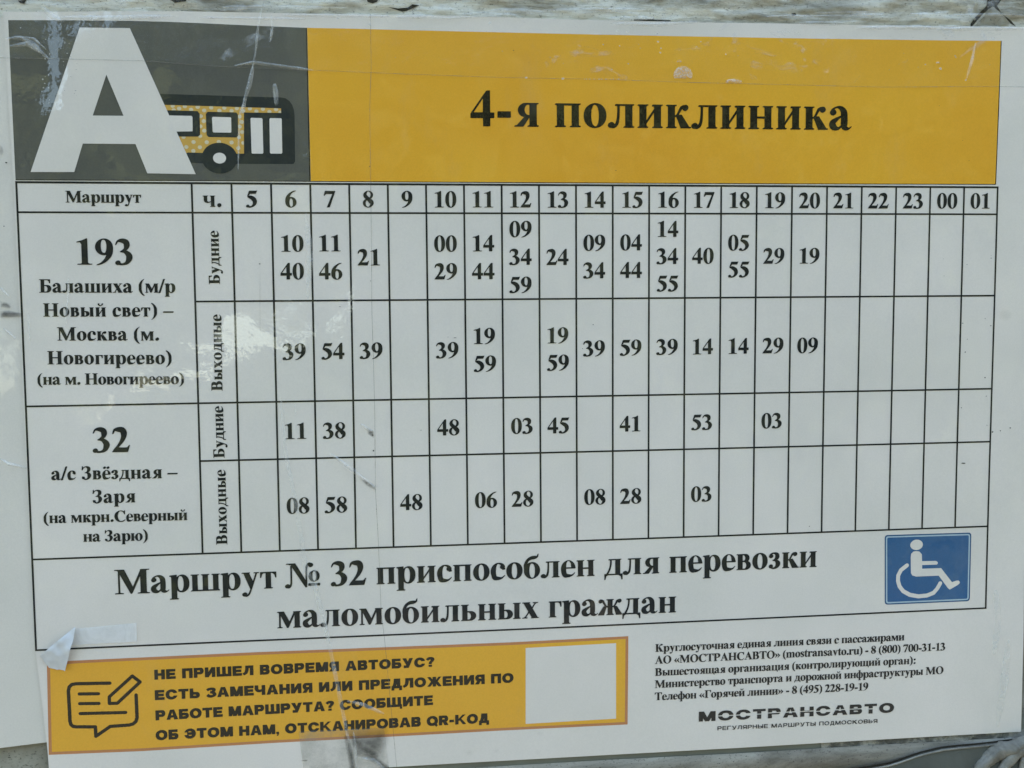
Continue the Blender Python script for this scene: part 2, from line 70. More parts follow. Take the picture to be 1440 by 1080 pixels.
FAINT = [[(323.51, 53.69), (323.19, 54.87), (322.23, 55.8), (320.82, 56.32), (319.24, 56.3), (317.81, 55.76), (316.79, 54.81), (316.41, 53.63), (316.73, 52.45), (317.68, 51.51), (319.09, 51.0), (320.67, 51.02), (322.11, 51.55), (323.12, 52.51)], [(91.76, 231.71), (91.55, 232.36), (90.97, 232.85), (90.15, 233.09), (89.23, 233.04), (88.41, 232.7), (87.84, 232.14), (87.65, 231.47), (87.86, 230.83), (88.43, 230.34), (89.26, 230.09), (90.18, 230.15), (91.0, 230.49), (91.56, 231.05)], [(120.87, 225.22), (120.69, 225.87), (120.19, 226.37), (119.47, 226.63), (118.68, 226.58), (117.96, 226.25), (117.47, 225.69), (117.29, 225.02), (117.47, 224.37), (117.97, 223.87), (118.69, 223.62), (119.49, 223.67), (120.21, 224.0), (120.7, 224.56)], [(120.23, 233.4), (120.05, 234.18), (119.55, 234.79), (118.83, 235.1), (118.03, 235.05), (117.31, 234.66), (116.82, 233.99), (116.65, 233.19), (116.83, 232.41), (117.33, 231.8), (118.05, 231.49), (118.85, 231.54), (119.57, 231.93), (120.06, 232.6)], [(102.39, 231.43), (102.24, 231.95), (101.83, 232.35), (101.23, 232.55), (100.58, 232.51), (99.98, 232.24), (99.58, 231.79), (99.44, 231.26), (99.59, 230.74), (100.0, 230.35), (100.6, 230.15), (101.25, 230.19), (101.84, 230.46), (102.25, 230.9)]]
STREAKS = [([(-2.22, -64.86), (2.95, -65.35), (8.14, -65.8)], 1.2220683188305972, 0.8507730258526314), ([(220.32, -68.27), (239.64, -68.68), (259.16, -69.56)], 0.9244638880709796, 0.3637099754589181), ([(-10.29, -62.26), (9.62, -62.4), (29.76, -62.71)], 0.9514663034250119, 0.4859099743797214), ([(148.95, -63.65), (166.89, -63.63), (185.0, -65.16)], 1.4876074488358437, 0.703020873909884), ([(100.76, -65.47), (107.65, -66.08), (114.56, -65.08)], 1.8251294212406082, 0.6285833217522323), ([(21.71, -64.08), (41.64, -64.14), (61.8, -64.46)], 1.3608840879325772, 0.5483676258790392), ([(137.66, -67.75), (149.61, -68.25), (161.65, -67.8)], 0.7562100097939229, 0.3277931994021076), ([(148.7, -65.59), (157.78, -65.84), (166.91, -66.28)], 1.996462536423746, 0.4173440965999892), ([(64.51, -64.15), (71.73, -64.56), (78.98, -64.72)], 1.6710254852876014, 0.4924013419498452), ([(121.55, -67.94), (142.54, -68.92), (163.78, -69.4)], 1.6947109137241587, 0.6692592450772183), ([(-1.67, -66.14), (7.58, -66.41), (16.89, -67.32)], 1.606479445899974, 0.8375566674670936), ([(286.32, -64.31), (305.7, -65.29), (325.29, -65.54)], 1.9558087840585598, 0.7651436611350891), ([(63.6, -64.22), (84.66, -64.36), (105.99, -65.54)], 0.948839766251361, 0.5664853436887056), ([(-38.85, -61.21), (-28.89, -61.62), (-18.86, -62.45)], 0.7582363507987628, 0.4017402262919731), ([(213.33, -67.77), (224.4, -68.48), (235.56, -67.47)], 1.2511382750532682, 0.42475010505446), ([(-66.43, -65.49), (-62.29, -65.41), (-58.11, -66.24)], 0.7531600766636359, 0.5944005694210459), ([(2.65, -66.51), (23.97, -67.0), (45.55, -67.12)], 1.2321176003448353, 0.8925944307458167), ([(89.72, -65.73), (97.78, -66.43), (105.87, -66.24)], 1.0231617662434753, 0.8335802499704223), ([(233.19, -69.59), (247.16, -70.2), (261.23, -70.69)], 0.9704851411581804, 0.4388799924424352), ([(249.59, -69.65), (256.33, -69.32), (263.07, -69.85)], 1.98774192736016, 0.5417772395733977), ([(263.04, -65.15), (280.51, -65.26), (298.12, -65.95)], 0.8207812015648174, 0.42655277667907343), ([(251.43, -64.2), (273.89, -64.89), (296.64, -64.93)], 1.7393560571291058, 0.6854963525311819), ([(226.4, -65.64), (240.94, -65.76), (255.58, -66.7)], 1.8996399515109985, 0.8737674347894957), ([(-61.22, -61.0), (-41.13, -61.29), (-20.77, -62.66)], 1.8686606385216826, 0.37657967254588126), ([(292.19, -70.06), (310.18, -70.86), (328.36, -70.67)], 1.4399677165883649, 0.7478967341947234), ([(274.37, -70.22), (282.8, -69.94), (291.23, -71.46)], 1.8393506596575735, 0.3695339816620193), ([(101.24, -67.59), (112.5, -67.72), (122.41, -67.27)], 2.2, 0.5), ([(-67.24, -64.84), (-63.56, -61.02), (-60.28, -59.8)], 2.0, 0.6), ([(-77.85, -53.68), (-70.75, -53.04), (-66.31, -49.22)], 1.0, 0.6), ([(-79.52, -50.0), (-72.87, -51.18), (-67.91, -47.62)], 1.6, 0.6)]
SPECKS = [(301.4, 92.95, 0.25, 1), (302.98, 116.83, 0.3, 4.5), (311.68, 80.21, 0.3, 1), (312.54, 88.14, 0.25, 1), (313.22, 100.67, 0.2, 1), (315.89, 103.64, 0.4, 1), (319.45, 103.26, 0.3, 1), (323.97, 102.13, 0.35, 1), (300.79, 56.94, 0.15, 3), (310.99, 55.08, 0.2, 1), (303.2, 63.74, 0.2, 1), (302.39, 69.17, 0.35, 1), (313.64, 58.12, 0.25, 1), (302.06, 32.24, 0.2, 1), (312.84, 29.58, 0.25, 1), (312.81, 28.54, 0.15, 1), (291.52, 29.82, 0.15, 1), (292.01, 36.97, 0.15, 1), (141.9, 55.93, 0.2, 1), (137.48, 65.54, 0.2, 1), (151.32, -5.87, 0.2, 1), (110.13, -52.45, 0.25, 1), (53.12, -6.85, 0.35, 0.5), (52.63, 37.78, 0.25, 0.6), (53.23, 34.99, 0.15, 0.3), (9.9, 30.94, 0.2, 2), (71.67, 97.5, 0.15, 3), (-82.55, -7.19, 0.5, 1), (-84.29, 16.45, 0.3, 1), (52.58, 105.37, 0.4, 1), (52.41, 99.08, 0.35, 1), (40.5, 47.76, 0.2, 1), (288.11, -33.37, 0.2, 1), (298.82, -19.2, 0.15, 1), (301.88, -11.01, 0.2, 1), (85.8, 60.61, 0.12, 5), (234.52, 141.87, 0.2, 1), (256.13, 118.51, 0.15, 1), (53.31, 128.96, 0.2, 0.6), (82.96, 60.29, 0.1, 3)]
FOLD = {'left': [(-64.19, 171.77), (-70.78, 176.86), (-77.65, 182.5), (-74.66, 187.76)], 'right': [(-63.92, 171.78), (-64.62, 176.29), (-66.47, 182.75), (-68.43, 188.93)]}
TREES = [(-30, 9.5, 3.4, 'leafy green tree furthest to the left across from the board'), (-14, 9, 3.0, 'leafy green tree with a narrow gap of sky beside its crown'), (-2, 10.5, 3.2, 'leafy green tree with open sky under its crown'), (12, 9, 3.0, 'leafy green tree straight across from the board'), (27, 10, 3.3, 'leafy green tree right of the middle one across from the board'), (43, 9.5, 3.6, 'leafy green tree furthest to the right across from the board')]
# ---------------------------------------------------------------- lettering
# Bold roman letterforms drawn as outlines (units of 1/1000 em).  Every glyph
# is a list of convex-ish pieces painted in order (+ adds ink, - removes it),
# resolved to clean triangles with a constrained Delaunay triangulation.
class Pen:
    def __init__(s): s.f = []; s.n = 0
    def poly(s, p, sg=1):
        s.n += 1; s.f.append((p, sg, s.n)); return s
    def rect(s, x0, y0, x1, y1, sg=1):
        return s.poly([(x0, y0), (x1, y0), (x1, y1), (x0, y1)], sg)
    def ell(s, cx, cy, rx, ry, sg=1, e=2.0, n=28):
        p = []
        for i in range(n):
            a = 2*math.pi*i/n; c, d = math.cos(a), math.sin(a)
            p.append((cx+rx*math.copysign(abs(c)**(2/e), c), cy+ry*math.copysign(abs(d)**(2/e), d)))
        return s.poly(p, sg)
    def dee(s, x0, x1, y0, y1, r, sg=1, n=14):      # straight left side, round right side
        ry = (y1-y0)/2; p = [(x0, y0)]
        for i in range(n+1):
            a = -math.pi/2+math.pi*i/n
            p.append((x1-r+r*math.cos(a), (y0+y1)/2+ry*math.sin(a)))
        p.append((x0, y1)); return s.poly(p, sg)
    def stroke(s, pts, sg=1, k=7, cap=False):       # variable-width stroke through (x, y, w)
        P = [Vector(q) for q in pts]; Q = []
        for i in range(len(P)-1):
            a = P[max(i-1, 0)]; b = P[i]; c = P[i+1]; d = P[min(i+2, len(P)-1)]
            for j in range(k):
                t = j/k
                Q.append(.5*((2*b)+(c-a)*t+(2*a-5*b+4*c-d)*t*t+(3*b-a-3*c+d)*t*t*t))
        Q.append(P[-1]); L = []; R = []
        for i, q in enumerate(Q):
            t = Q[min(i+1, len(Q)-1)]-Q[max(i-1, 0)]; m = math.hypot(t.x, t.y) or 1
            nx, ny = -t.y/m*q.z/2, t.x/m*q.z/2
            L.append((q.x+nx, q.y+ny)); R.append((q.x-nx, q.y-ny))
        s.n += 1
        for i in range(len(Q)-1):
            s.f.append(([L[i], R[i], R[i+1]], sg, s.n)); s.f.append(([L[i], R[i+1], L[i+1]], sg, s.n))
        if cap:
            for q in (Q[0], Q[-1]): s.ell(q.x, q.y, q.z/2, q.z/2, sg, n=14)
        return s
    def line(s, pts, w, cap=True):                  # constant-width polyline with round joins
        s.n += 1
        for (x0, y0), (x1, y1) in zip(pts, pts[1:]):
            m = math.hypot(x1-x0, y1-y0) or 1; nx, ny = -(y1-y0)/m*w/2, (x1-x0)/m*w/2
            s.f.append(([(x0+nx, y0+ny), (x0-nx, y0-ny), (x1-nx, y1-ny), (x1+nx, y1+ny)], 1, s.n))
        for i, (x, y) in enumerate(pts):
            if cap or 0 < i < len(pts)-1: s.ell(x, y, w/2, w/2, 1, n=14)
        return s
    def serif(s, x0, x1, y, d, L=38, R=38, t=20, b=34):   # foot (d=1) or head (d=-1) serif of a stem
        s.rect(x0-L, min(y, y+d*t), x1+R, max(y, y+d*t))
        for x, e, w in ((x0, -1, L), (x1, 1, R)):
            if w > 8:
                w2 = w*.8; p = [(x-e*4, y+d*(t-2))]
                for i in range(5):
                    u = i/4; p.append((x+e*w2*(1-u)**2, y+d*(t-1+b*u*u)))
                s.poly(p)
        return s
    def stem(s, x0, x1, y0, y1, bot=(38, 38), top=(38, 38)):
        s.rect(x0, y0, x1, y1)
        if bot: s.serif(x0, x1, y0, 1, *bot)
        if top: s.serif(x0, x1, y1, -1, *top)
        return s
    def mirror(s, w):
        s.f = [([(w-x, y) for x, y in p], g, n) for p, g, n in s.f]; return s
    def turn(s, cx, cy):
        s.f = [([(2*cx-x, 2*cy-y) for x, y in p], g, n) for p, g, n in s.f]; return s
    def put(s, o, dx=0, dy=0, k=1):
        for p, g, n in o.f: s.f.append(([(x*k+dx, y*k+dy) for x, y in p], g, s.n+n))
        s.n += o.n; return s
X = 457                                             # x-height
def six():
    g = Pen(); g.ell(254, 205, 221, 219); g.ell(262, 190, 80, 178, -1, 2.3)
    g.stroke([(452, 680, 18), (330, 640, 52), (205, 540, 92), (120, 400, 132), (98, 250, 138), (106, 180, 130)]); return g
def gl_small_o(): return Pen().ell(250, 229, 224, 242, 1, 2.1).ell(250, 229, 84, 214, -1, 2.3)
def gl_ee():
    g = Pen().ell(226, 229, 202, 243).ell(238, 240, 80, 216, -1, 2.3)
    g.poly([(196, 238), (460, 238), (460, 60), (330, -30), (240, 40), (200, 120)], -1)
    g.rect(150, 236, 318, 268); g.ell(238, 352, 72, 84, -1, 2.3); g.rect(150, 236, 428, 266)
    g.stroke([(60, 150, 60), (130, 50, 118), (225, 30, 84), (330, 42, 46), (412, 112, 16)]); return g
def gl_a():
    g = Pen()
    g.stroke([(62, 330, 40), (90, 405, 48), (180, 457, 32), (262, 438, 74), (318, 375, 116), (334, 290, 128), (334, 110, 128)])
    g.ell(98, 348, 62, 58)
    g.stroke([(334, 140, 128), (340, 60, 112), (390, 24, 66), (440, 28, 32), (486, 66, 14)])
    g.stroke([(300, 290, 24), (190, 225, 64), (92, 145, 116), (100, 70, 130), (160, 28, 84), (220, 32, 50), (290, 92, 36)]); return g
def gl_pe(x2=370):
    g = Pen().stem(72, 202, 0, X); g.stem(x2, x2+130, 0, X); g.rect(190, X-32, x2+10, X); return g
def gl_er():
    g = Pen().ell(342, 228, 186, 243, 1, 2.1).ell(306, 228, 84, 206, -1, 2.3).rect(-20, -30, 66, 500, -1)
    g.rect(66, -205, 200, 440); g.serif(66, 200, -205, 1, 50, 44)
    g.poly([(14, X-4), (14, X-24), (50, X-34), (66, X-60), (200, X-60), (200, X+14)]); return g
def gl_soft(x=0):
    g = Pen().dee(x+190, x+446, 0, 270, 150).dee(x+180, x+310, 30, 240, 80, -1)
    g.stem(x+66, x+198, 0, X); return g
def gl_ve():
    g = Pen().dee(120, 404, 215, X, 118).dee(120, 442, 0, 252, 128)
    g.dee(180, 288, 262, X-30, 60, -1).dee(180, 318, 30, 228, 74, -1)
    g.stem(66, 198, 0, X, (38, 0), (38, 0)); return g
def gl_es():
    g = Pen().ell(228, 229, 204, 243).ell(256, 233, 98, 214, -1, 2.3)
    g.poly([(258, 430), (300, 300), (330, 270), (480, 290), (480, 40), (330, -20), (250, 50), (240, 200)], -1)
    g.stroke([(70, 130, 60), (130, 52, 116), (230, 30, 86), (330, 42, 48), (418, 116, 16)])
    g.stroke([(240, 457, 30), (310, 440, 50), (360, 390, 90)]).ell(352, 358, 64, 62); return g
def gl_ge():
    g = Pen().stem(72, 202, 0, X); g.rect(190, X-30, 392, X)
    g.poly([(392, X), (392, 302), (374, 302), (352, 390), (310, X-30), (300, X-28)]); return g
def gl_de(cap=False):
    g = Pen()
    g.rect(20, 0, 536, 32)
    g.poly([(20, 32), (20, -132), (40, -132), (62, -40), (130, 0), (130, 32)])
    g.poly([(536, 32), (536, -132), (516, -132), (494, -40), (426, 0), (426, 32)])
    g.stem(338, 468, 10, X, None, (0, 36)); g.rect(140, X-28, 380, X)
    g.serif(186, 222, X, -1, 44, 0)
    g.stroke([(206, X, 34), (198, 300, 38), (160, 150, 42), (90, 20, 50)]); return g
def gl_el():
    g = Pen().stem(358, 490, 0, X, (38, 38), (0, 38)); g.rect(150, X-28, 380, X); g.serif(196, 232, X, -1, 44, 0)
    g.stroke([(214, X, 34), (212, 300, 36), (200, 150, 44), (170, 60, 56), (120, 14, 52), (66, 22, 44)]).ell(66, 48, 62, 56); return g
def gl_zhe():
    g = Pen(); g.stem(282, 412, 0, X)
    for m in (1, -1):
        c = 347; f = lambda p: [(c+m*(x-c), y, w) for x, y, w in p]; F = lambda p: [(c+m*(x-c), y) for x, y in p]
        g.stroke(f([(400, 236, 40), (470, 262, 38), (520, 340, 44), (560, 410, 54), (610, 436, 44)])).ell(c+m*(622-c), 404, 56, 56)
        g.poly(F([(450, 250), (470, 262), (540, 250), (690, 20), (690, 0), (520, 0), (520, 22)]))
    return g
def gl_ze():
    g = Pen(); g.stroke([(40, 350, 40), (90, 425, 46), (180, 452, 40), (262, 410, 100), (270, 320, 112), (200, 258, 54), (140, 240, 30)])
    g.ell(92, 366, 58, 56); g.stroke([(140, 244, 26), (230, 232, 60), (294, 150, 132), (256, 52, 92), (160, 8, 42), (90, 30, 40), (40, 80, 34)]).ell(82, 66, 58, 56); return g
def gl_i(): 
    g = gl_pe(); g.rect(202, X-40, 332, X+8, -1); g.serif(370, 500, X, -1, 38, 38); g.serif(72, 202, X, -1, 38, 38)
    g.poly([(190, 60), (190, 118), (382, 396), (382, 330)]); return g
def breve(g, cx, y=560):
    g.stroke([(cx-98, y+72, 40), (cx-60, y+12, 34), (cx, y-8, 34), (cx+60, y+12, 34), (cx+98, y+72, 40)]).ell(cx-92, y+72, 34, 34).ell(cx+92, y+72, 34, 34); return g
def gl_ka():
    g = Pen().stem(72, 202, 0, X); g.stroke([(190, 232, 36), (250, 250, 36), (300, 330, 40), (350, 412, 54), (410, 436, 42)]).ell(424, 402, 58, 58)
    g.poly([(236, 240), (262, 262), (340, 264), (500, 22), (534, 20), (534, 0), (330, 0), (330, 20)]); return g
def gl_em():
    g = Pen(); g.poly([(68, X), (196, X), (356, 150), (318, 20), (296, 0), (284, 0)]); g.rect(72, 0, 104, X-30)
    g.serif(78, 98, 0, 1, 54, 54); g.serif(70, 150, X, -1, 48, 0); g.poly([(284, 0), (320, 0), (506, 410), (506, X), (480, X), (296, 60)])
    g.stem(494, 622, 0, X); return g
def gl_en():
    g = Pen().stem(72, 202, 0, X); g.stem(370, 500, 0, X); g.rect(190, 212, 380, 246); return g
def gl_te():
    g = Pen().stem(172, 302, 0, X, (44, 44), None); g.rect(40, X-30, 434, X)
    for m in (1, -1): g.poly([(237+m*x, y) for x, y in [(212, X), (212, 298), (196, 298), (170, 390), (110, X-30), (100, X-28)]])
    return g
def gl_u():
    g = Pen(); g.poly([(62, X), (200, X), (330, 160), (262, -20), (252, -20)]); g.serif(84, 180, X, -1, 62, 50)
    g.serif(396, 420, X, -1, 56, 56); g.stroke([(410, X-10, 32), (330, 200, 34), (250, -30, 34), (200, -140, 44), (140, -180, 56), (90, -165, 50)]).ell(88, -146, 62, 56); return g
def gl_ef():
    g = Pen().ell(190, 229, 168, 243).ell(462, 229, 168, 243).ell(214, 229, 60, 208, -1, 2.2).ell(438, 229, 60, 208, -1, 2.2)
    g.stem(264, 388, -205, 676, (48, 48), (48, 0)); return g
def gl_ha():
    g = Pen(); g.poly([(50, X), (206, X), (464, 0), (306, 0)]); g.serif(84, 170, X, -1, 62, 66); g.serif(340, 430, 0, 1, 66, 56)
    g.poly([(70, 0), (104, 0), (222, 170), (200, 196)]); g.poly([(388, X), (422, X), (308, 282), (290, 310)])
    g.serif(82, 104, 0, 1, 62, 56); g.serif(388, 410, X, -1, 60, 58); return g
def tail(g, x): g.poly([(x-60, 32), (x, 32), (x, -140), (x-18, -140), (x-40, -50), (x-100, 0), (x-100, 30)]); return g
def gl_tse():
    g = gl_pe(); g.rect(202, X-40, 332, X+8, -1); g.serif(370, 500, X, -1, 38, 38); g.serif(72, 202, X, -1, 38, 38); g.rect(60, 0, 520, 32); return tail(g, 566)
def gl_che():
    g = Pen().stem(340, 470, 0, X); g.stem(52, 182, 300, X, None, (38, 38)); g.stroke([(117, 330, 130), (126, 240, 116), (190, 190, 60), (270, 190, 36), (350, 226, 32)]); return g
def gl_sha():
    g = Pen(); 
    for x in (66, 342, 618): g.stem(x, x+130, 0, X)
    g.rect(50, 0, 760, 32); return g
def gl_yeri():
    g = gl_soft(); g.stem(500, 632, 0, X); return g
def gl_yu():
    g = Pen().ell(498, 229, 214, 243).ell(498, 229, 80, 214, -1, 2.3); g.stem(66, 196, 0, X); g.rect(186, 212, 310, 246); return g
def gl_ya():
    g = Pen().dee(120, 420, 190, X, 136).dee(160, 300, 220, X-30, 80, -1).mirror(520)
    g.stem(330, 462, 0, X); g.poly([(250, 220), (330, 220), (330, 196), (200, 0), (30, 0), (30, 20), (70, 24)]); return g
def gl_be():
    g = Pen().ell(252, 222, 224, 236).ell(258, 215, 86, 208, -1, 2.3)
    g.stroke([(96, 250, 130), (74, 380, 90), (120, 500, 76), (220, 572, 92), (330, 590, 90), (400, 610, 50), (430, 690, 14)]); return g
# capitals
def C_em():
    g = Pen(); g.poly([(96, 662), (262, 662), (500, 140), (450, 0), (430, 0)]); g.rect(112, 0, 146, 640); g.serif(118, 140, 0, 1, 96, 96)
    g.serif(110, 200, 662, -1, 92, 0); g.poly([(430, 0), (462, 0), (716, 560), (716, 662), (700, 662), (446, 90)]); g.stem(690, 840, 0, 662, (78, 78), (0, 80)); return g
def C_be():
    g = Pen().dee(200, 590, 0, 372, 180).dee(200, 430, 34, 338, 120, -1); g.stem(98, 248, 0, 662, (80, 0), (80, 0)); g.rect(200, 628, 540, 662)
    g.poly([(540, 662), (540, 470), (520, 470), (490, 580), (420, 628), (400, 640)]); return g
def C_ve(lat=0):
    g = Pen().dee(160, 560, 320, 662, 160).dee(160, 612, 0, 360, 176).dee(240, 402, 364, 628, 110, -1).dee(240, 448, 34, 330, 128, -1)
    g.stem(98, 248, 0, 662, (80, 0), (80, 0)); return g
def C_er():
    g = Pen().dee(160, 596, 290, 662, 180).dee(240, 436, 324, 628, 124, -1); g.stem(98, 248, 0, 662, (80, 84), (80, 0)); return g
def C_en():
    g = Pen().stem(98, 248, 0, 662, (78, 78), (78, 78)); g.stem(530, 680, 0, 662, (78, 78), (78, 78)); g.rect(240, 310, 540, 348); return g
def C_oo(): return Pen().ell(389, 330, 354, 352).ell(389, 330, 186, 318, -1, 2.1)
def C_es():
    g = Pen().ell(390, 330, 350, 352).ell(430, 330, 212, 318, -1, 2.1); g.rect(520, 60, 800, 600, -1)
    g.stroke([(420, 664, 34), (540, 630, 50), (612, 540, 40), (650, 440, 20)]); g.poly([(632, 690), (654, 690), (654, 440), (632, 440), (590, 560)])
    g.stroke([(420, -4, 40), (540, 10, 50), (610, 60, 40), (664, 130, 26)]); return g
def C_te():
    g = Pen().stem(258, 408, 0, 662, (80, 80), None); g.rect(30, 628, 636, 662)
    for m in (1, -1): g.poly([(333+m*x, y) for x, y in [(303, 662), (303, 478), (283, 478), (250, 580), (180, 628), (170, 640)]])
    return g
def C_a():
    g = Pen().poly([(348, 690), (376, 690), (664, 0), (500, 0), (310, 480)]); g.poly([(348, 690), (366, 620), (120, 0), (84, 0)])
    g.rect(180, 212, 470, 246); g.serif(96, 118, 0, 1, 86, 92); g.serif(500, 650, 0, 1, 66, 60); return g
def C_ge():
    g = Pen().stem(98, 248, 0, 662, (80, 80), (80, 0)); g.rect(200, 628, 560, 662); g.poly([(560, 662), (560, 478), (540, 478), (506, 580), (430, 628), (420, 640)]); return g
def C_ze():
    g = Pen(); g.stroke([(40, 500, 30), (110, 610, 46), (240, 664, 46), (362, 600, 128), (370, 480, 140), (280, 376, 70), (180, 350, 34)])
    g.poly([(44, 690), (64, 690), (90, 560), (60, 480), (40, 480)]); g.stroke([(180, 354, 30), (310, 340, 74), (396, 220, 158), (350, 70, 110), (220, 4, 52), (110, 50, 46), (40, 150, 30)]).ell(96, 84, 62, 60); return g
def C_ka():
    g = Pen().stem(98, 248, 0, 662, (80, 80), (80, 80)); g.stroke([(240, 340, 40), (320, 350, 42), (400, 470, 46), (470, 600, 64), (560, 644, 50)]).ell(584, 600, 74, 66)
    g.poly([(300, 340), (330, 372), (440, 372), (650, 30), (720, 22), (720, 0), (440, 0), (440, 22)]); return g
def C_no():
    g = Pen(); g.poly([(110, 662), (250, 662), (560, 120), (560, -10), (528, -10)]); g.serif(110, 180, 662, -1, 96, 0)
    g.stroke([(142, 600, 32), (142, 200, 34), (132, 80, 44), (90, 10, 56), (40, 10, 44)]).ell(36, 36, 62, 56)
    g.stroke([(550, 60, 32), (552, 460, 34), (570, 590, 46), (620, 650, 50), (670, 640, 44)]).ell(674, 606, 62, 56)
    o = gl_small_o(); g.put(o, 600, 150, .64); g.rect(606, 30, 914, 96); return g
GLY = {
 '0': (500, lambda: Pen().ell(250, 338, 226, 350, 1, 2.2).ell(250, 338, 86, 322, -1, 2.4)),
 '1': (500, lambda: Pen().rect(190, 0, 332, 640).poly([(300, 688), (332, 688), (332, 560), (190, 540), (160, 592), (66, 586), (66, 604), (200, 640)]).serif(190, 332, 0, 1, 116, 110, 19, 40)),
 '2': (500, lambda: Pen().stroke([(38, 500, 18), (88, 610, 64), (190, 622, 124), (290, 600, 150), (330, 500, 146), (300, 360, 110), (200, 200, 70), (60, 40, 50)])
        .poly([(18, 18), (18, 0), (424, 0), (478, 186), (454, 186), (430, 146), (390, 122), (120, 122)])),
 '3': (500, lambda: Pen().stroke([(34, 520, 18), (90, 620, 50), (200, 634, 108), (300, 590, 136), (318, 500, 134), (280, 410, 84), (170, 350, 30)])
        .stroke([(150, 346, 30), (270, 340, 80), (364, 250, 140), (372, 160, 146), (320, 60, 100), (230, 16, 54), (150, 10, 48), (80, 44, 60)]).ell(78, 48, 62, 58)),
 '4': (500, lambda: Pen().poly([(19, 250), (19, 158), (475, 158), (475, 262), (394, 262), (394, 688), (330, 688)]).rect(266, 0, 394, 400).poly([(66, 262), (266, 262), (266, 548)], -1)),
 '5': (500, lambda: Pen().poly([(152, 676), (440, 676), (456, 688), (470, 684), (420, 560), (176, 560), (148, 492), (110, 480), (72, 440)])
        .stroke([(90, 440, 50), (210, 410, 128), (330, 330, 158), (376, 210, 150), (330, 90, 104), (230, 20, 60), (140, 8, 52), (76, 40, 60)]).ell(78, 44, 60, 56)),
 '6': (500, six), '9': (500, lambda: six().turn(250, 337)),
 '7': (500, lambda: Pen().poly([(60, 676), (477, 676), (477, 650), (240, -6), (130, -6), (372, 558), (120, 558), (70, 520), (40, 480), (17, 486)])),
 '8': (500, lambda: Pen().ell(250, 508, 196, 180).ell(248, 178, 220, 190).ell(262, 530, 92, 136, -1).ell(232, 158, 104, 146, -1)
        .stroke([(110, 500, 120), (190, 400, 130), (290, 310, 150), (370, 200, 150)])),
 'М': (944, C_em), 'Б': (640, C_be), 'В': (667, C_ve), 'Р': (630, C_er), 'Н': (778, C_en), 'О': (778, C_oo), 'С': (722, C_es), 'Т': (667, C_te),
 'А': (722, C_a), 'Г': (590, C_ge), 'З': (530, C_ze), 'К': (740, C_ka), '№': (960, C_no),
 'а': (500, gl_a), 'б': (510, gl_be), 'в': (478, gl_ve), 'г': (410, gl_ge), 'д': (556, gl_de), 'е': (444, gl_ee), 'ж': (694, gl_zhe), 'з': (396, gl_ze),
 'ё': (444, lambda: gl_ee().ell(140, 600, 62, 60).ell(316, 600, 62, 60)),
 'и': (572, gl_i), 'й': (572, lambda: breve(gl_i(), 286)), 'к': (538, gl_ka), 'л': (562, gl_el), 'м': (694, gl_em), 'н': (572, gl_en), 'о': (500, gl_small_o),
 'п': (572, gl_pe), 'р': (556, gl_er), 'с': (444, gl_es), 'т': (474, gl_te), 'у': (494, gl_u), 'ф': (652, gl_ef), 'х': (500, gl_ha), 'ц': (576, gl_tse),
 'ч': (542, gl_che), 'ш': (814, gl_sha), 'щ': (820, lambda: tail(gl_sha(), 812)), 'ы': (704, gl_yeri), 'ь': (476, gl_soft), 'ю': (738, gl_yu), 'я': (532, gl_ya),
 '(': (333, lambda: Pen().stroke([(300, 690, 14), (190, 590, 60), (110, 420, 112), (104, 260, 118), (110, 110, 112), (190, -60, 60), (300, -165, 14)])),
 ')': (333, lambda: Pen().stroke([(300, 690, 14), (190, 590, 60), (110, 420, 112), (104, 260, 118), (110, 110, 112), (190, -60, 60), (300, -165, 14)]).mirror(333)),
 '/': (278, lambda: Pen().poly([(-18, -19), (60, -19), (302, 691), (226, 691)])),
 '.': (250, lambda: Pen().ell(125, 66, 80, 80)), ':': (333, lambda: Pen().ell(166, 66, 80, 80).ell(166, 392, 80, 80)),
 ',': (250, lambda: Pen().ell(125, 66, 80, 80)),
 '-': (333, lambda: Pen().rect(40, 170, 292, 288)), '–': (500, lambda: Pen().rect(0, 196, 500, 256)),
 '«': (500, lambda: Pen().poly([(20, 230), (220, 420), (240, 400), (150, 230), (240, 60), (220, 40)]).poly([(240, 230), (440, 420), (460, 400), (370, 230), (460, 60), (440, 40)])),
 '»': (500, lambda: Pen().poly([(20, 230), (220, 420), (240, 400), (150, 230), (240, 60), (220, 40)]).poly([(240, 230), (440, 420), (460, 400), (370, 230), (460, 60), (440, 40)]).mirror(500)),
}
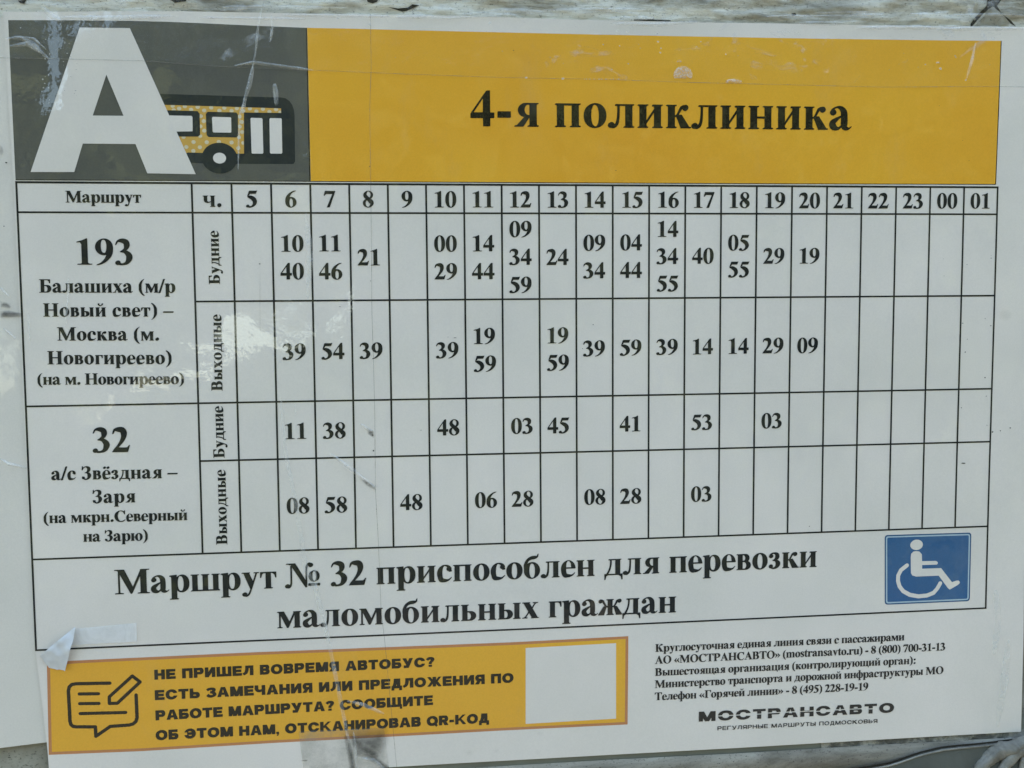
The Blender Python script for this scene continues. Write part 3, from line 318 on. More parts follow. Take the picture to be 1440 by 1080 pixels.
# latin lower case used in the web address
def L_m(n=3):
    g = Pen(); 
    for i in range(n):
        x = 66+i*276; g.stem(x, x+132, 0, 350 if i else 440, (44, 44), None)
        if i: g.stroke([(x-150, 360, 26), (x-70, 440, 44), (x+20, 432, 90), (x+66, 340, 132)])
    g.poly([(14, X-4), (14, X-24), (50, X-34), (66, X-60), (198, X-60), (198, X+14)]); return g
GLY.update({'m': (833, L_m), 'n': (556, lambda: L_m(2)), 'o': GLY['о'], 'a': GLY['а'],
 's': (389, lambda: Pen().stroke([(330, 330, 20), (300, 420, 40), (190, 455, 40), (90, 390, 100), (130, 290, 120), (230, 210, 130), (300, 110, 110), (220, 12, 50), (100, 30, 40), (44, 140, 22)])),
 't': (333, lambda: Pen().rect(78, 80, 208, 500).rect(20, X-36, 320, X).poly([(78, 440), (208, 440), (208, 620), (190, 620), (20, 440)]).stroke([(143, 120, 130), (160, 40, 100), (240, 26, 50), (322, 100, 20)])),
 'r': (444, lambda: Pen().stem(66, 198, 0, 440, (44, 60), None).poly([(14, X-4), (14, X-24), (66, X-60), (198, X-60), (198, X+14)]).stroke([(198, 340, 30), (250, 420, 50), (350, 420, 90)]).ell(368, 400, 64, 64)),
 'v': (500, lambda: Pen().poly([(50, X), (196, X), (310, 160), (262, -14), (240, -14)]).poly([(240, -14), (272, -14), (430, X), (396, X)]).serif(74, 170, X, -1, 56, 50).serif(396, 420, X, -1, 56, 56)),
 'u': (556, lambda: Pen().rect(66, 120, 198, X).rect(350, 60, 482, X).rect(14, X-22, 150, X).rect(298, X-22, 440, X).stroke([(132, 150, 132), (160, 40, 100), (250, 20, 60), (360, 110, 30)]).poly([(350, 0), (536, 0), (536, 22), (482, 60), (350, 80)])),
})
def solve(f):
    """painted pieces -> (verts, tris)"""
    V = []; F = []; info = []
    for p, sg, n in f:
        q = [p[0]]
        for a in p[1:]:
            if abs(a[0]-q[-1][0])+abs(a[1]-q[-1][1]) > .05: q.append(a)
        if len(q) > 2 and abs(q[0][0]-q[-1][0])+abs(q[0][1]-q[-1][1]) < .05: q.pop()
        if len(q) < 3: continue
        A = sum(q[i][0]*q[(i+1) % len(q)][1]-q[(i+1) % len(q)][0]*q[i][1] for i in range(len(q)))
        if abs(A) < 1: continue
        if A < 0: q.reverse()
        b = len(V); V += [Vector(a) for a in q]; F.append(list(range(b, b+len(q)))); info.append((n, sg))
    r = delaunay_2d_cdt(V, [], F, 0, 1e-3)
    out = []
    for t, o in zip(r[2], r[5]):
        if o:
            m = max(info[i] for i in o)
            if m[1] > 0: out.append(tuple(t))
    return [(v.x, v.y) for v in r[0]], out
_gc = {}
def glyph(ch):
    if ch not in _gc:
        adv, fn = GLY[ch]; v, t = solve(fn().f)
        used = {i for tt in t for i in tt}; xs = [v[i][0] for i in used]
        _gc[ch] = (adv, v, t, min(xs), max(xs))
    return _gc[ch]
# Heavy grotesque capitals (height 716, stroke w), and the cut logo capitals
def sans(ch, w, H=716):
    g = Pen(); h = w*.80; m = (H+h)/2; R = g.rect
    def ring(cx, rx, cut=None):
        g.ell(cx, H/2, rx, H/2+10, 1, 2.15); g.ell(cx, H/2, rx-w, H/2-h+4, -1, 2.1)
    if ch in 'НNИПШЩЦ':
        W = {'Ш': 1010, 'Щ': 1010}.get(ch, 700); R(0, 0, w, H); R(W-w, 0, W, H)
        if ch == 'Н': R(0, m-h, W, m)
        if ch == 'П': R(0, H-h, W, H)
        if ch == 'И': g.poly([(0, 0), (w*1.1, 0), (W, H), (W-w*1.1, H)])
        if ch in 'ШЩ': R(W/2-w/2, 0, W/2+w/2, H); R(0, 0, W, h)
        if ch == 'Щ': R(W-60, -150, W+70, h); W += 70
        return W, g
    if ch in 'ЕГТ':
        W = 620 if ch != 'Т' else 660
        if ch == 'Т': R(0, H-h, W, H); R(W/2-w/2, 0, W/2+w/2, H)
        else:
            R(0, 0, w, H); R(0, H-h, W, H)
            if ch == 'Е': R(0, 0, W+10, h); R(0, m-h, W-40, m)
        return W, g
    if ch in 'РЯБВЬЫR':
        W = 660
        if ch in 'РЯR': g.dee(0, W, H*.36-(h*.1), H, 190); g.dee(w, W-w, H*.36+h*.9, H-h, 90, -1)
        if ch == 'Б': g.dee(0, W, 0, H*.62, 190); g.dee(w, W-w, h, H*.62-h, 80, -1); R(0, H-h, W-50, H)
        if ch in 'ЬЫ': g.dee(0, W, 0, H*.62, 190); g.dee(w, W-w, h, H*.62-h, 80, -1)
        if ch == 'В': g.dee(0, W-25, H*.44, H, 165); g.dee(0, W, 0, H*.58, 180); g.dee(w, W-25-w, H*.5+h/2, H-h, 70, -1); g.dee(w, W-w, h, H*.5-h/2, 80, -1)
        if ch in 'ЯR': g.poly([(w+40, H*.42), (w+40+w, H*.42), (W+20, 0), (W-w*1.15, 0)])
        R(0, 0, w, H)
        if ch == 'Ы': R(W+60, 0, W+60+w, H); W += 60+w
        if ch == 'Я': g.mirror(W)
        return W, g
    if ch in 'ОQ':
        ring(400, 400)
        if ch == 'Q': g.poly([(420, 200), (560, 230), (800, 10), (690, -90)])
        return 800, g
    if ch in 'СЭ':
        ring(390, 390); g.poly([(390, 250), (390+w, H*.36), (900, H*.34), (900, H*.66), (390+w, H*.64), (390, H*.6)], -1)
        if ch == 'Э': g.mirror(760); R(180, m-h, 560, m)
        return 760, g
    if ch == 'А': g.poly([(0, 0), (w*1.1, 0), (390+w*.1, H), (390-w*.6, H)]); g.poly([(780-w*1.1, 0), (780, 0), (390+w*.6, H), (390-w*.1, H)]); R(150, 150, 630, 150+h*.85); return 780, g
    if ch == 'М': R(0, 0, w, H); R(860-w, 0, 860, H); g.poly([(0, H), (w*1.25, H), (430+w*.5, 0), (430-w*.5, 0)]); g.poly([(860-w*1.25, H), (860, H), (430+w*.5, 0), (430-w*.5, 0)]); return 860, g
    if ch == 'Л': R(700-w, 0, 700, H); R(160, H-h, 700, H); g.stroke([(160+w/2, H, w), (160+w*.45, 420, w), (120+w*.3, 200, w*.95), (10, h/2, h)]); return 700, g
    if ch == 'Д': R(600-w, 0, 600, H); R(170, H-h, 600, H); R(0, 0, 720, h); R(0, -150, w*.8, h); R(720-w*.8, -150, 720, h); g.stroke([(170+w/2, H, w), (170+w*.4, 420, w), (120+w*.3, 200, w*.95), (90, 20, w)]); return 720, g
    if ch == 'У': g.poly([(0, H), (w*1.15, H), (w*.6+330, 180), (300, 180)]); g.poly([(740-w*1.1, H), (740, H), (430, 0), (430-w*1.15, 0)]); g.poly([(90, 0), (430, 0), (470, h), (90, h)]); return 740, g
    if ch == 'Ч': R(700-w, 0, 700, H); g.stroke([(w/2, H, w), (w/2, 450, w), (w*.6+60, 330, h*1.1), (300, 300, h), (700-w, 330, h)]); return 700, g
    if ch == 'К': R(0, 0, w, H); g.poly([(w*.8, 300), (w+60, 460), (540, H), (750, H), (400, 390), (w+100, 260)]); g.poly([(w+60, 400), (330+w*.2, 470), (780, 0), (550, 0)]); return 770, g
    if ch == 'Ж':
        R(500-w/2, 0, 500+w/2, H)
        for s in (1, -1): g.poly([(500+s*x, y) for x, y in [(60, 300), (60, 400), (300, H), (490, H), (230, 380), (500, 0), (290, 0)]])
        return 1000, g
    if ch == 'З': g.stroke([(40, 540, w*.9), (150, H-h*.5-20, h), (350, H-h*.5, h), (500, 560, w), (420, 420, w*.8), (260, 372, h*.8)]); g.stroke([(250, 376, h*.8), (440, 340, w*.8), (540, 200, w), (380, h*.5, h), (180, h*.5, h), (40, 190, w*.9)]); return 620, g
    if ch == '?': g.stroke([(70, 520, w*.9), (160, H-h*.5-10, h), (340, H-h*.5, h*1.1), (470, 560, w), (400, 420, w*.9), (300, 320, w*.85), (290, 210, w*.9)]); R(290-w*.5, 0, 290+w*.5, 140); return 560, g
    if ch == '-': R(20, 190, 330, 190+h); return 350, g
    if ch == ',': g.poly([(0, 0), (170, 0), (170, 150), (0, 150)]); g.poly([(90, 0), (170, 0), (100, -140), (20, -150)]); return 170, g
    raise KeyError(ch)
def logo(ch, i, n):
    W, g = sans(ch, 205, 700); W *= 1.12
    g.f = [([(x*1.12, y) for x, y in p], s, k) for p, s, k in g.f]
    last = i == n-1
    if ch in 'ОСРАНВ' and not last:
        y = 300 if ch in 'ОС' else 345
        g.rect(-60, y, W+60, y+78, -1)
        if ch == 'Р': g.rect(-60, 150, W+60, 268, -1); g.rect(0, 0, 212, 270)
    if ch == 'Т': g.rect(-60, 300, W+60, 375, -1)
    return W, g
_sc = {}
def sglyph(ch, kind, i=0, n=1):
    k = (ch, kind, i == n-1)
    if k not in _sc:
        W, g = logo(ch, i, n) if kind == 'logo' else sans(ch, {'sans': 222, 'wide': 130}[kind])
        v, t = solve(g.f); used = {q for tt in t for q in tt}; xs = [v[q][0] for q in used]
        _sc[k] = (W+{'sans': 62, 'wide': 120, 'logo': 110}[kind], v, t, min(xs), max(xs))
    return _sc[k]
# ---------------------------------------------------------------- helpers
def mat(name):
    m = bpy.data.materials.new(name); m.use_nodes = True; nt = m.node_tree; nt.nodes.clear()
    o = nt.nodes.new('ShaderNodeOutputMaterial'); return m, nt, o
def nd(nt, typ, **kw):
    n = nt.nodes.new(typ)
    for k, v in kw.items():
        if k in n.inputs: n.inputs[k].default_value = v
        else: setattr(n, k, v)
    return n
def lk(nt, a, b): nt.links.new(a, b)
def c4(c): return (c[0], c[1], c[2], 1)
def ramp(nt, src, stops):
    r = nt.nodes.new('ShaderNodeValToRGB'); lk(nt, src, r.inputs[0]); e = r.color_ramp.elements
    while len(e) < len(stops): e.new(.5)
    for i, (p, c) in enumerate(stops): e[i].position = p; e[i].color = c4(c) if hasattr(c, '__len__') else (c, c, c, 1)
    return r.outputs[0]
def noise_n(nt, scale, detail=4, rough=.5, sc=(1, 1, 1), loc=(0, 0, 0), dist=0):
    t = nt.nodes.new('ShaderNodeTexCoord'); m = nt.nodes.new('ShaderNodeMapping'); lk(nt, t.outputs['Object'], m.inputs[0])
    m.inputs['Scale'].default_value = sc; m.inputs['Location'].default_value = loc
    n = nd(nt, 'ShaderNodeTexNoise', Scale=scale, Detail=detail, Roughness=rough, Distortion=dist); lk(nt, m.outputs[0], n.inputs['Vector']); return n.outputs['Fac']
def mix(nt, f, a, b, mode='MIX'):
    m = nt.nodes.new('ShaderNodeMix'); m.data_type = 'RGBA'; m.blend_type = mode
    for s, v in ((0, f), (6, a), (7, b)):
        if hasattr(v, 'node'): lk(nt, v, m.inputs[s])
        else: m.inputs[s].default_value = v if s == 0 else c4(v)
    return m.outputs[2]
def bump(nt, h, strength, dist):
    b = nd(nt, 'ShaderNodeBump', Strength=strength, Distance=dist); lk(nt, h, b.inputs['Height']); return b.outputs[0]
def print_mat(name, col, var=.04, coat=1.0, tint=None, bsc=14):
    """printed paper under a clear laminating film: soft paper tone + glossy, slightly wavy coat"""
    m, nt, o = mat(name); p = nt.nodes.new('ShaderNodeBsdfPrincipled'); lk(nt, p.outputs[0], o.inputs[0])
    fine = noise_n(nt, 1500, 2, .7); big = noise_n(nt, bsc, 4, .55, loc=(3, 0, 1))
    c = mix(nt, ramp(nt, fine, [(.25, 0), (.75, 1)]), [x*(1-var) for x in col], [min(1, x*(1+var)) for x in col])
    c = mix(nt, ramp(nt, big, [(.35, .0), (.7, 1.0)]), c, mix(nt, 1, c, tint or (.90, .915, .90), 'MULTIPLY'))
    scuff = noise_n(nt, 40, 8, .72, sc=(1, 1, .45), loc=(9, 2, 4))
    c = mix(nt, ramp(nt, scuff, [(.54, 0), (.72, .15)]), c, [x*.5+.19 for x in col])
    lk(nt, c, p.inputs['Base Color']); p.inputs['Roughness'].default_value = .75; p.inputs['Specular IOR Level'].default_value = 0
    p.inputs['Coat Weight'].default_value = coat; p.inputs['Coat Roughness'].default_value = .02; p.inputs['Coat IOR'].default_value = 1.57
    wav = noise_n(nt, 9, 3, .5, sc=(1, 1, 1), loc=(1, 5, 2)); mic = noise_n(nt, 120, 3, .6)
    a = bump(nt, wav, .35, .004); b = nd(nt, 'ShaderNodeBump', Strength=.08, Distance=.0004); lk(nt, mic, b.inputs['Height']); lk(nt, a, b.inputs['Normal'])
    lk(nt, b.outputs[0], p.inputs['Coat Normal']); return m
def film_mat(name, haze=.04, hazecol=(.7, .73, .75), rough=.05, wr=(60, 60), bst=.5, spots=True, sc=(1, 1, 1), thr=(.60, .74), amp=.5):
    """clear tape: see-through, glossy, with milky spots where the glue has let go"""
    m, nt, o = mat(name); tr = nd(nt, 'ShaderNodeBsdfTransparent'); gl = nd(nt, 'ShaderNodeBsdfGlossy', Roughness=rough); df = nd(nt, 'ShaderNodeBsdfDiffuse', Color=c4(hazecol))
    n1 = noise_n(nt, wr[0], 6, .62, sc=sc, dist=.6); bn = bump(nt, n1, bst, .0016); lk(nt, bn, gl.inputs['Normal'])
    fr = nd(nt, 'ShaderNodeFresnel', IOR=1.45); lk(nt, bn, fr.inputs['Normal'])
    s1 = nt.nodes.new('ShaderNodeMixShader'); lk(nt, tr.outputs[0], s1.inputs[1]); lk(nt, df.outputs[0], s1.inputs[2])
    if spots:
        n2 = noise_n(nt, wr[1], 7, .68, sc=sc, loc=(4, 1, 7), dist=1.2)
        lk(nt, ramp(nt, n2, [(0, haze), (thr[0], haze), (thr[1], amp)]), s1.inputs[0])
    else: s1.inputs[0].default_value = haze
    ge = nt.nodes.new('ShaderNodeNewGeometry'); mu = nt.nodes.new('ShaderNodeMath'); mu.operation = 'MULTIPLY'; iv = nt.nodes.new('ShaderNodeMath'); iv.operation = 'SUBTRACT'; iv.inputs[0].default_value = 1
    lk(nt, ge.outputs['Backfacing'], iv.inputs[1]); lk(nt, fr.outputs[0], mu.inputs[0]); lk(nt, iv.outputs[0], mu.inputs[1])
    s2 = nt.nodes.new('ShaderNodeMixShader'); lk(nt, mu.outputs[0], s2.inputs[0]); lk(nt, s1.outputs[0], s2.inputs[1]); lk(nt, gl.outputs[0], s2.inputs[2])
    lk(nt, s2.outputs[0], o.inputs[0]); return m
def dirt_mat(name, base, dark, scale=60, rough=.6, sc=(1, 1, 1), specks=True, bst=.6, bd=.001, spec=.3, lo=.35, hi=.7):
    m, nt, o = mat(name); p = nt.nodes.new('ShaderNodeBsdfPrincipled'); lk(nt, p.outputs[0], o.inputs[0])
    n = noise_n(nt, scale, 9, .68, sc=sc, dist=.4); c = mix(nt, ramp(nt, n, [(lo, 1), (hi, 0)]), base, dark)
    if specks:
        k = noise_n(nt, 900, 3, .7, sc=(1, 1, 1.6)); c = mix(nt, ramp(nt, k, [(.30, .85), (.42, 0)]), c, [x*.25 for x in dark])
    lk(nt, c, p.inputs['Base Color']); p.inputs['Roughness'].default_value = rough; p.inputs['Specular IOR Level'].default_value = spec
    n3 = noise_n(nt, scale*2.5, 8, .7, sc=sc, loc=(2, 2, 2)); lk(nt, bump(nt, n3, bst, bd), p.inputs['Normal']); return m
def solid(name, col, rough=.6, spec=.3):
    m, nt, o = mat(name); p = nd(nt, 'ShaderNodeBsdfPrincipled', Roughness=rough); lk(nt, p.outputs[0], o.inputs[0])
    n = noise_n(nt, 300, 3); lk(nt, mix(nt, n, [x*.85 for x in col], [min(1, x*1.15) for x in col]), p.inputs['Base Color']); p.inputs['Specular IOR Level'].default_value = spec; return m

def wave(u, v):                                     # the sheet is not dead flat (mm)
    return .28*math.sin(u/61+v/90+.6)+.18*math.sin(v/37-u/140)
def P(u, v, w=0): return Vector((u/1000, (w+wave(u, v))/1000, -v/1000))
def obj(name, V, F, m, parent=None, base=None, smooth=False):
    """V in board frame metres"""
    base = base or Vector((0, 0, 0)); pb = Vector(parent['_b']) if parent and '_b' in parent else Vector((0, 0, 0))
    me = bpy.data.meshes.new(name); me.from_pydata([tuple(v-base-pb if parent is None else v-pb) for v in V], [], F); me.materials.append(m)
    if smooth:
        for p in me.polygons: p.use_smooth = True
    o = bpy.data.objects.new(name, me); COL.objects.link(o)
    if parent is not None: o.parent = parent
    else: o.matrix_world = BOARD @ Matrix.Translation(base)
    return o
def tag(o, label=None, cat=None, group=None, kind=None):
    for k, v in (('label', label), ('category', cat), ('group', group), ('kind', kind)):
        if v: o[k] = v
    return o
def thing(name, label, cat, base=(0, 0, 0), group=None):
    o = bpy.data.objects.new(name, None); COL.objects.link(o); o.empty_display_size = .02
    b = Vector(base); o.matrix_world = BOARD @ Matrix.Translation(b); o['_b'] = tuple(b); return tag(o, label, cat, group)
def sub(o, parent):                                 # children of parts keep the thing's frame
    o['_b'] = tuple(parent['_b']) if '_b' in parent else (0, 0, 0); return o
def lerp(a, b, t): return (a[0]+(b[0]-a[0])*t, a[1]+(b[1]-a[1])*t)
def along(pl, t):                                   # point at fraction t of a polyline
    L = [math.dist(a, b) for a, b in zip(pl, pl[1:])]; s = t*sum(L)
    for i, l in enumerate(L):
        if s <= l or i == len(L)-1: return lerp(pl[i], pl[i+1], s/l if l else 0)
        s -= l
def patch(top, bot, step=5, w=0):                   # curved quad sheet between two outlines
    nx = max(2, int(max(math.dist(top[0], top[-1]), 1)/step)); ny = max(2, int(math.dist(top[0], bot[0])/step))
    V = [P(*lerp(along(top, i/nx), along(bot, i/nx), j/ny), w) for j in range(ny+1) for i in range(nx+1)]
    F = [(j*(nx+1)+i, (j+1)*(nx+1)+i, (j+1)*(nx+1)+i+1, j*(nx+1)+i+1) for j in range(ny) for i in range(nx)]
    return V, F
def flat(pieces, w, lattice=6, clip=None):
    """painted 2-D pieces (mm) -> mesh lying on the sheet"""
    V, F = [], []; info = []; pts = []
    for n, (p, sg) in enumerate(pieces):
        A = sum(p[i][0]*p[(i+1) % len(p)][1]-p[(i+1) % len(p)][0]*p[i][1] for i in range(len(p)))
        p = list(p) if A > 0 else list(p)[::-1]
        b = len(V); V += [Vector(q) for q in p]; F.append(list(range(b, b+len(p)))); info.append((n, sg))
    xs = [v.x for v in V]; ys = [v.y for v in V]
    x = min(xs)+lattice*.4
    while x < max(xs):
        y = min(ys)+lattice*.37
        while y < max(ys): V.append(Vector((x, y))); y += lattice
        x += lattice
    r = delaunay_2d_cdt(V, [], F, 0, 1e-4)
    out = [tuple(t)[::-1] for t, o in zip(r[2], r[5]) if o and max(info[i] for i in o)[1] > 0]
    if clip:
        def inside(p, x, y):
            c = False
            for i in range(len(p)):
                (x1, y1), (x2, y2) = p[i-1], p[i]
                if (y1 > y) != (y2 > y) and x < (x2-x1)*(y-y1)/(y2-y1)+x1: c = not c
            return c
        V2, F2 = [], []
        for p, sg in pieces:
            q = [a for a in p]; cx = sum(a[0] for a in p)/len(p); cy = sum(a[1] for a in p)/len(p)
            def ok(a): return inside(clip[0], *a) and not any(inside(f, *a) for f in clip[1])
            if not ok((cx, cy)): continue
            q = []
            for a in p:
                t = 1.0
                while t > .1 and not ok((cx+(a[0]-cx)*t, cy+(a[1]-cy)*t)): t -= .08
                q.append((cx+(a[0]-cx)*t, cy+(a[1]-cy)*t))
            b = len(V2); V2 += [P(cx, cy, w)]+[P(*a, w) for a in q]; F2 += [(b, b+1+i, b+1+(i+1) % len(q)) for i in range(len(q))]
        return V2, F2
    return [P(v.x, v.y, w) for v in r[0]], out
def circ(c, rx, ry, n=22, a0=0): return [(c[0]+rx*math.cos(a0+2*math.pi*i/n), c[1]+ry*math.sin(a0+2*math.pi*i/n)) for i in range(n)]
def strip(pl, wd, w, closed=False, step=5, ends=True):   # flat band along a polyline
    q = [pl[0]]
    for a, b in zip(pl, pl[1:]):
        k = max(1, int(math.dist(a, b)/step)); q += [lerp(a, b, (i+1)/k) for i in range(k)]
    V = []; F = []
    for i, c in enumerate(q):
        a, b = q[max(i-1, 0)], q[min(i+1, len(q)-1)]; m = math.dist(a, b) or 1; nx, ny = -(b[1]-a[1])/m, (b[0]-a[0])/m
        wi = wd(i/(len(q)-1)) if callable(wd) else wd
        V += [P(c[0]+nx*wi/2, c[1]+ny*wi/2, w), P(c[0]-nx*wi/2, c[1]-ny*wi/2, w)]
    for i in range(len(q)-1): F.append((2*i, 2*i+1, 2*i+3, 2*i+2))
    return V, F
def pipes(paths, wd):                               # rounded constant-width lines as pieces
    out = []
    for pl in paths:
        for a, b in zip(pl, pl[1:]):
            m = math.dist(a, b) or 1; nx, ny = -(b[1]-a[1])/m*wd/2, (b[0]-a[0])/m*wd/2
            out.append(([(a[0]+nx, a[1]+ny), (b[0]+nx, b[1]+ny), (b[0]-nx, b[1]-ny), (a[0]-nx, a[1]-ny)], 1))
        out += [(circ(a, wd/2, wd/2, 12), 1) for a in pl]
    return out
def lay(s, kind):
    """string -> glyph placements with natural advances; returns list and ink bounds"""
    x = 0; L = []
    for i, ch in enumerate(s):
        if ch == ' ': x += {'serif': 250, 'sans': 330, 'wide': 420}.get(kind, 250); continue
        a, v, t, x0, x1 = glyph(ch) if kind == 'serif' else sglyph(ch, kind, i, len(s))
        L.append((x, i, v, t, x0, x1)); x += a
    return L
def fat(V, F, pts, tris, fn, d, w):
    for k, (ax, ay) in enumerate(((0, 0), (d, d*.6), (-d, -d*.6)) if d else ((0, 0),)):
        b = len(V); V += [fn(gx+ax, gy+ay, w-.012*k) for gx, gy in pts]; F += [(a+b, c+b, e+b) for a, c, e in tris]
def text(name, s, font, l, r, mid, cap, parent, m, w):
    kind, capu = font.split(':'); k = cap/float(capu); L = lay(s, kind)
    D = math.dist(l, r)/k; nat = (L[-1][0]+L[-1][5])-(L[0][0]+L[0][4]); n = max(1, L[-1][1]-L[0][1])
    tr = (D-nat)/n; tr = max(-34, min(46, tr)); sx = (D)/(nat+tr*n)
    REPORT.append((s[:20], round(tr), round(sx, 3)))
    dx, dy = (r[0]-l[0])/math.dist(l, r), (r[1]-l[1])/math.dist(l, r); V = []; F = []; o = L[0][0]+L[0][4]
    for x, i, v, t, x0, x1 in L:
        def fn(gx, gy, ww):
            X_ = (gx+x-o+tr*(i-L[0][1]))*k*sx; Y_ = gy*k
            return P(l[0]+dx*X_+dy*Y_, l[1]+dy*X_-dx*Y_, ww)
        fat(V, F, v, t, fn, {'serif': 17 if cap < 3.5 else 15 if cap < 5.5 else 8, 'sans': 14, 'wide': 16, 'logo': 8}[kind], w)
    return obj(name, V, F, m, parent)
REPORT = []
# ---------------------------------------------------------------- materials
PAPER = (.755, .705, .65)
M_paper = print_mat('laminated_paper', PAPER, .035)
M_ink = print_mat('black_print', (.022, .024, .024), .05)
M_inkY = print_mat('black_print_on_yellow', (.022, .02, .012), .05)
M_yellow = print_mat('yellow_print', (.78, .42, .04), .05, tint=(.95, .86, .86), bsc=9)
M_grey = print_mat('grey_print', (.112, .112, .098), .07)
M_dark = print_mat('dark_grey_print', (.03, .036, .038), .07)
M_light = print_mat('pale_print', (.745, .695, .64), .03)
M_orange = print_mat('orange_print', (.62, .37, .09), .04)
M_dot = print_mat('cream_print', (.66, .58, .40), .03)
M_border = print_mat('salmon_print', (.52, .22, .09), .06)
M_blue = print_mat('blue_print', (.045, .125, .27), .06)
M_bluel = print_mat('light_blue_print', (.40, .52, .60), .04)
M_blued = print_mat('dark_blue_print', (.03, .09, .2), .04)
M_under = print_mat('pale_underlay', (.71, .67, .61), .04, .6)
M_tape = film_mat('clear_packing_tape', .006, (.72, .76, .80), .06, (75, 34), .35, sc=(1, 1, 1.5), thr=(.60, .70), amp=.32)
M_crease = film_mat('creased_film', .10, (.80, .82, .80), .14, (350, 130), .5, True, thr=(.42, .66), amp=.36)
M_bubble = film_mat('loose_film_bubble', .12, (.80, .74, .66), .15, (400, 420), .9, True, thr=(.42, .62), amp=.6)
M_bub2 = film_mat('tiny_air_bubble', .4, (.85, .85, .8), .2, (400, 300), .3, False)
M_paperT = film_mat('white_tape_stuck', .42, (.86, .88, .90), .3, (400, 60), .2, sc=(1, 1, 1), thr=(.4, .6), amp=.6)
M_white = solid('white_tape_back', (.60, .61, .62), .5, .4)
M_board = dirt_mat('weathered_board', (.36, .35, .29), (.14, .13, .095), 26, .7, bst=.6, bd=.0015)
M_crumple = dirt_mat('dirty_crinkled_film', (.66, .64, .54), (.20, .185, .135), 46, .34, sc=(.28, 1, 1.6), bst=1, bd=.0012, spec=.5, lo=.38, hi=.53)
M_brown = dirt_mat('brown_grime_film', (.38, .37, .31), (.17, .155, .115), 40, .4, sc=(.6, 1, 1), bst=.7, bd=.0012, spec=.5)
M_crk = dirt_mat('crinkled_grey_tape', (.34, .33, .28), (.10, .10, .085), 160, .35, sc=(.6, 1, 1), specks=False, bst=1, bd=.0015, spec=.5, lo=.42, hi=.56)
M_gap = solid('dark_gap', (.03, .027, .02), .8, .1)
M_rail = dirt_mat('grey_rail_paint', (.38, .365, .315), (.13, .12, .10), 55, .45, sc=(.25, 1, 1), bst=.35, bd=.0006, spec=.4, lo=.38, hi=.62)
M_band = dirt_mat('grey_green_band', (.23, .24, .20), (.15, .155, .125), 60, .5, sc=(.3, 1, 1), specks=False, bst=.4)
M_plast = dirt_mat('grey_plastic', (.125, .13, .115), (.08, .085, .075), 30, .35, specks=False, bst=.3)
M_crump2 = dirt_mat('pale_crumpled_plastic', (.36, .35, .31), (.12, .115, .095), 60, .35, bst=.6, specks=False)
M_edge = film_mat('tape_edge_line', .42, (.30, .27, .22), .25, (400, 90), .3, True, thr=(.52, .62), amp=.75)
def masked_dirt_shade(name, col, lo, hi, amax, scale, amin=0):
    m, nt, o = mat(name); tr = nd(nt, 'ShaderNodeBsdfTransparent'); df = nd(nt, 'ShaderNodeBsdfDiffuse', Color=c4(col)); s = nt.nodes.new('ShaderNodeMixShader')
    at = nt.nodes.new('ShaderNodeAttribute'); at.attribute_name = 'fade'; mu = nt.nodes.new('ShaderNodeMath'); mu.operation = 'MULTIPLY'; lk(nt, ramp(nt, noise_n(nt, scale, 8, .7, loc=(6, 3, 1)), [(lo, amin), (hi, amax)]), mu.inputs[0]); lk(nt, at.outputs['Fac'], mu.inputs[1]); lk(nt, mu.outputs[0], s.inputs[0]); lk(nt, tr.outputs[0], s.inputs[1]); lk(nt, df.outputs[0], s.inputs[2]); lk(nt, s.outputs[0], o.inputs[0]); return m
M_grime = masked_dirt_shade('yellowed_grime', (.42, .41, .35), .42, .75, .50, 90, .12)
M_smudge_shade = masked_dirt_shade('black_grime_and_shade', (.05, .047, .036), .25, .62, .74, 120, .25)  # shared by real grime and by painted fold and crease shade
M_faint = masked_dirt_shade('faint_stain', (.30, .27, .20), .3, .75, .13, 70, .0)
M_speck = solid('dark_dirt', (.05, .05, .045), .9, .1)

# ---------------------------------------------------------------- backing board
bd = thing('display_board', 'weathered grey display board behind the timetable, grimy along its edges', 'board', (.125, .01, -.3))
def grid(u0, u1, v0, v1, nu, nv, zf):
    V = [Vector((x/1000, zf(x, y)/1000, -y/1000)) for y in [v0+(v1-v0)*j/nv for j in range(nv+1)] for x in [u0+(u1-u0)*i/nu for i in range(nu+1)]]
    F = [(j*(nu+1)+i, (j+1)*(nu+1)+i, (j+1)*(nu+1)+i+1, j*(nu+1)+i+1) for j in range(nv) for i in range(nu)]
    return V, F
V, F = grid(-260, 520, -190, 330, 60, 40, lambda x, y: 4.0)
n = len(V); V += [v+Vector((0, .025, 0)) for v in V]; F += [tuple(n+i for i in f[::-1]) for f in F]
nu = 61
edge = [i for i in range(nu)]+[j*nu+nu-1 for j in range(1, 41)]+[40*nu+i for i in range(nu-2, -1, -1)]+[j*nu for j in range(39, 0, -1)]
F += [(edge[i], edge[(i+1) % len(edge)], edge[(i+1) % len(edge)]+n, edge[i]+n) for i in range(len(edge))]
obj('panel', V, F, M_board, bd)
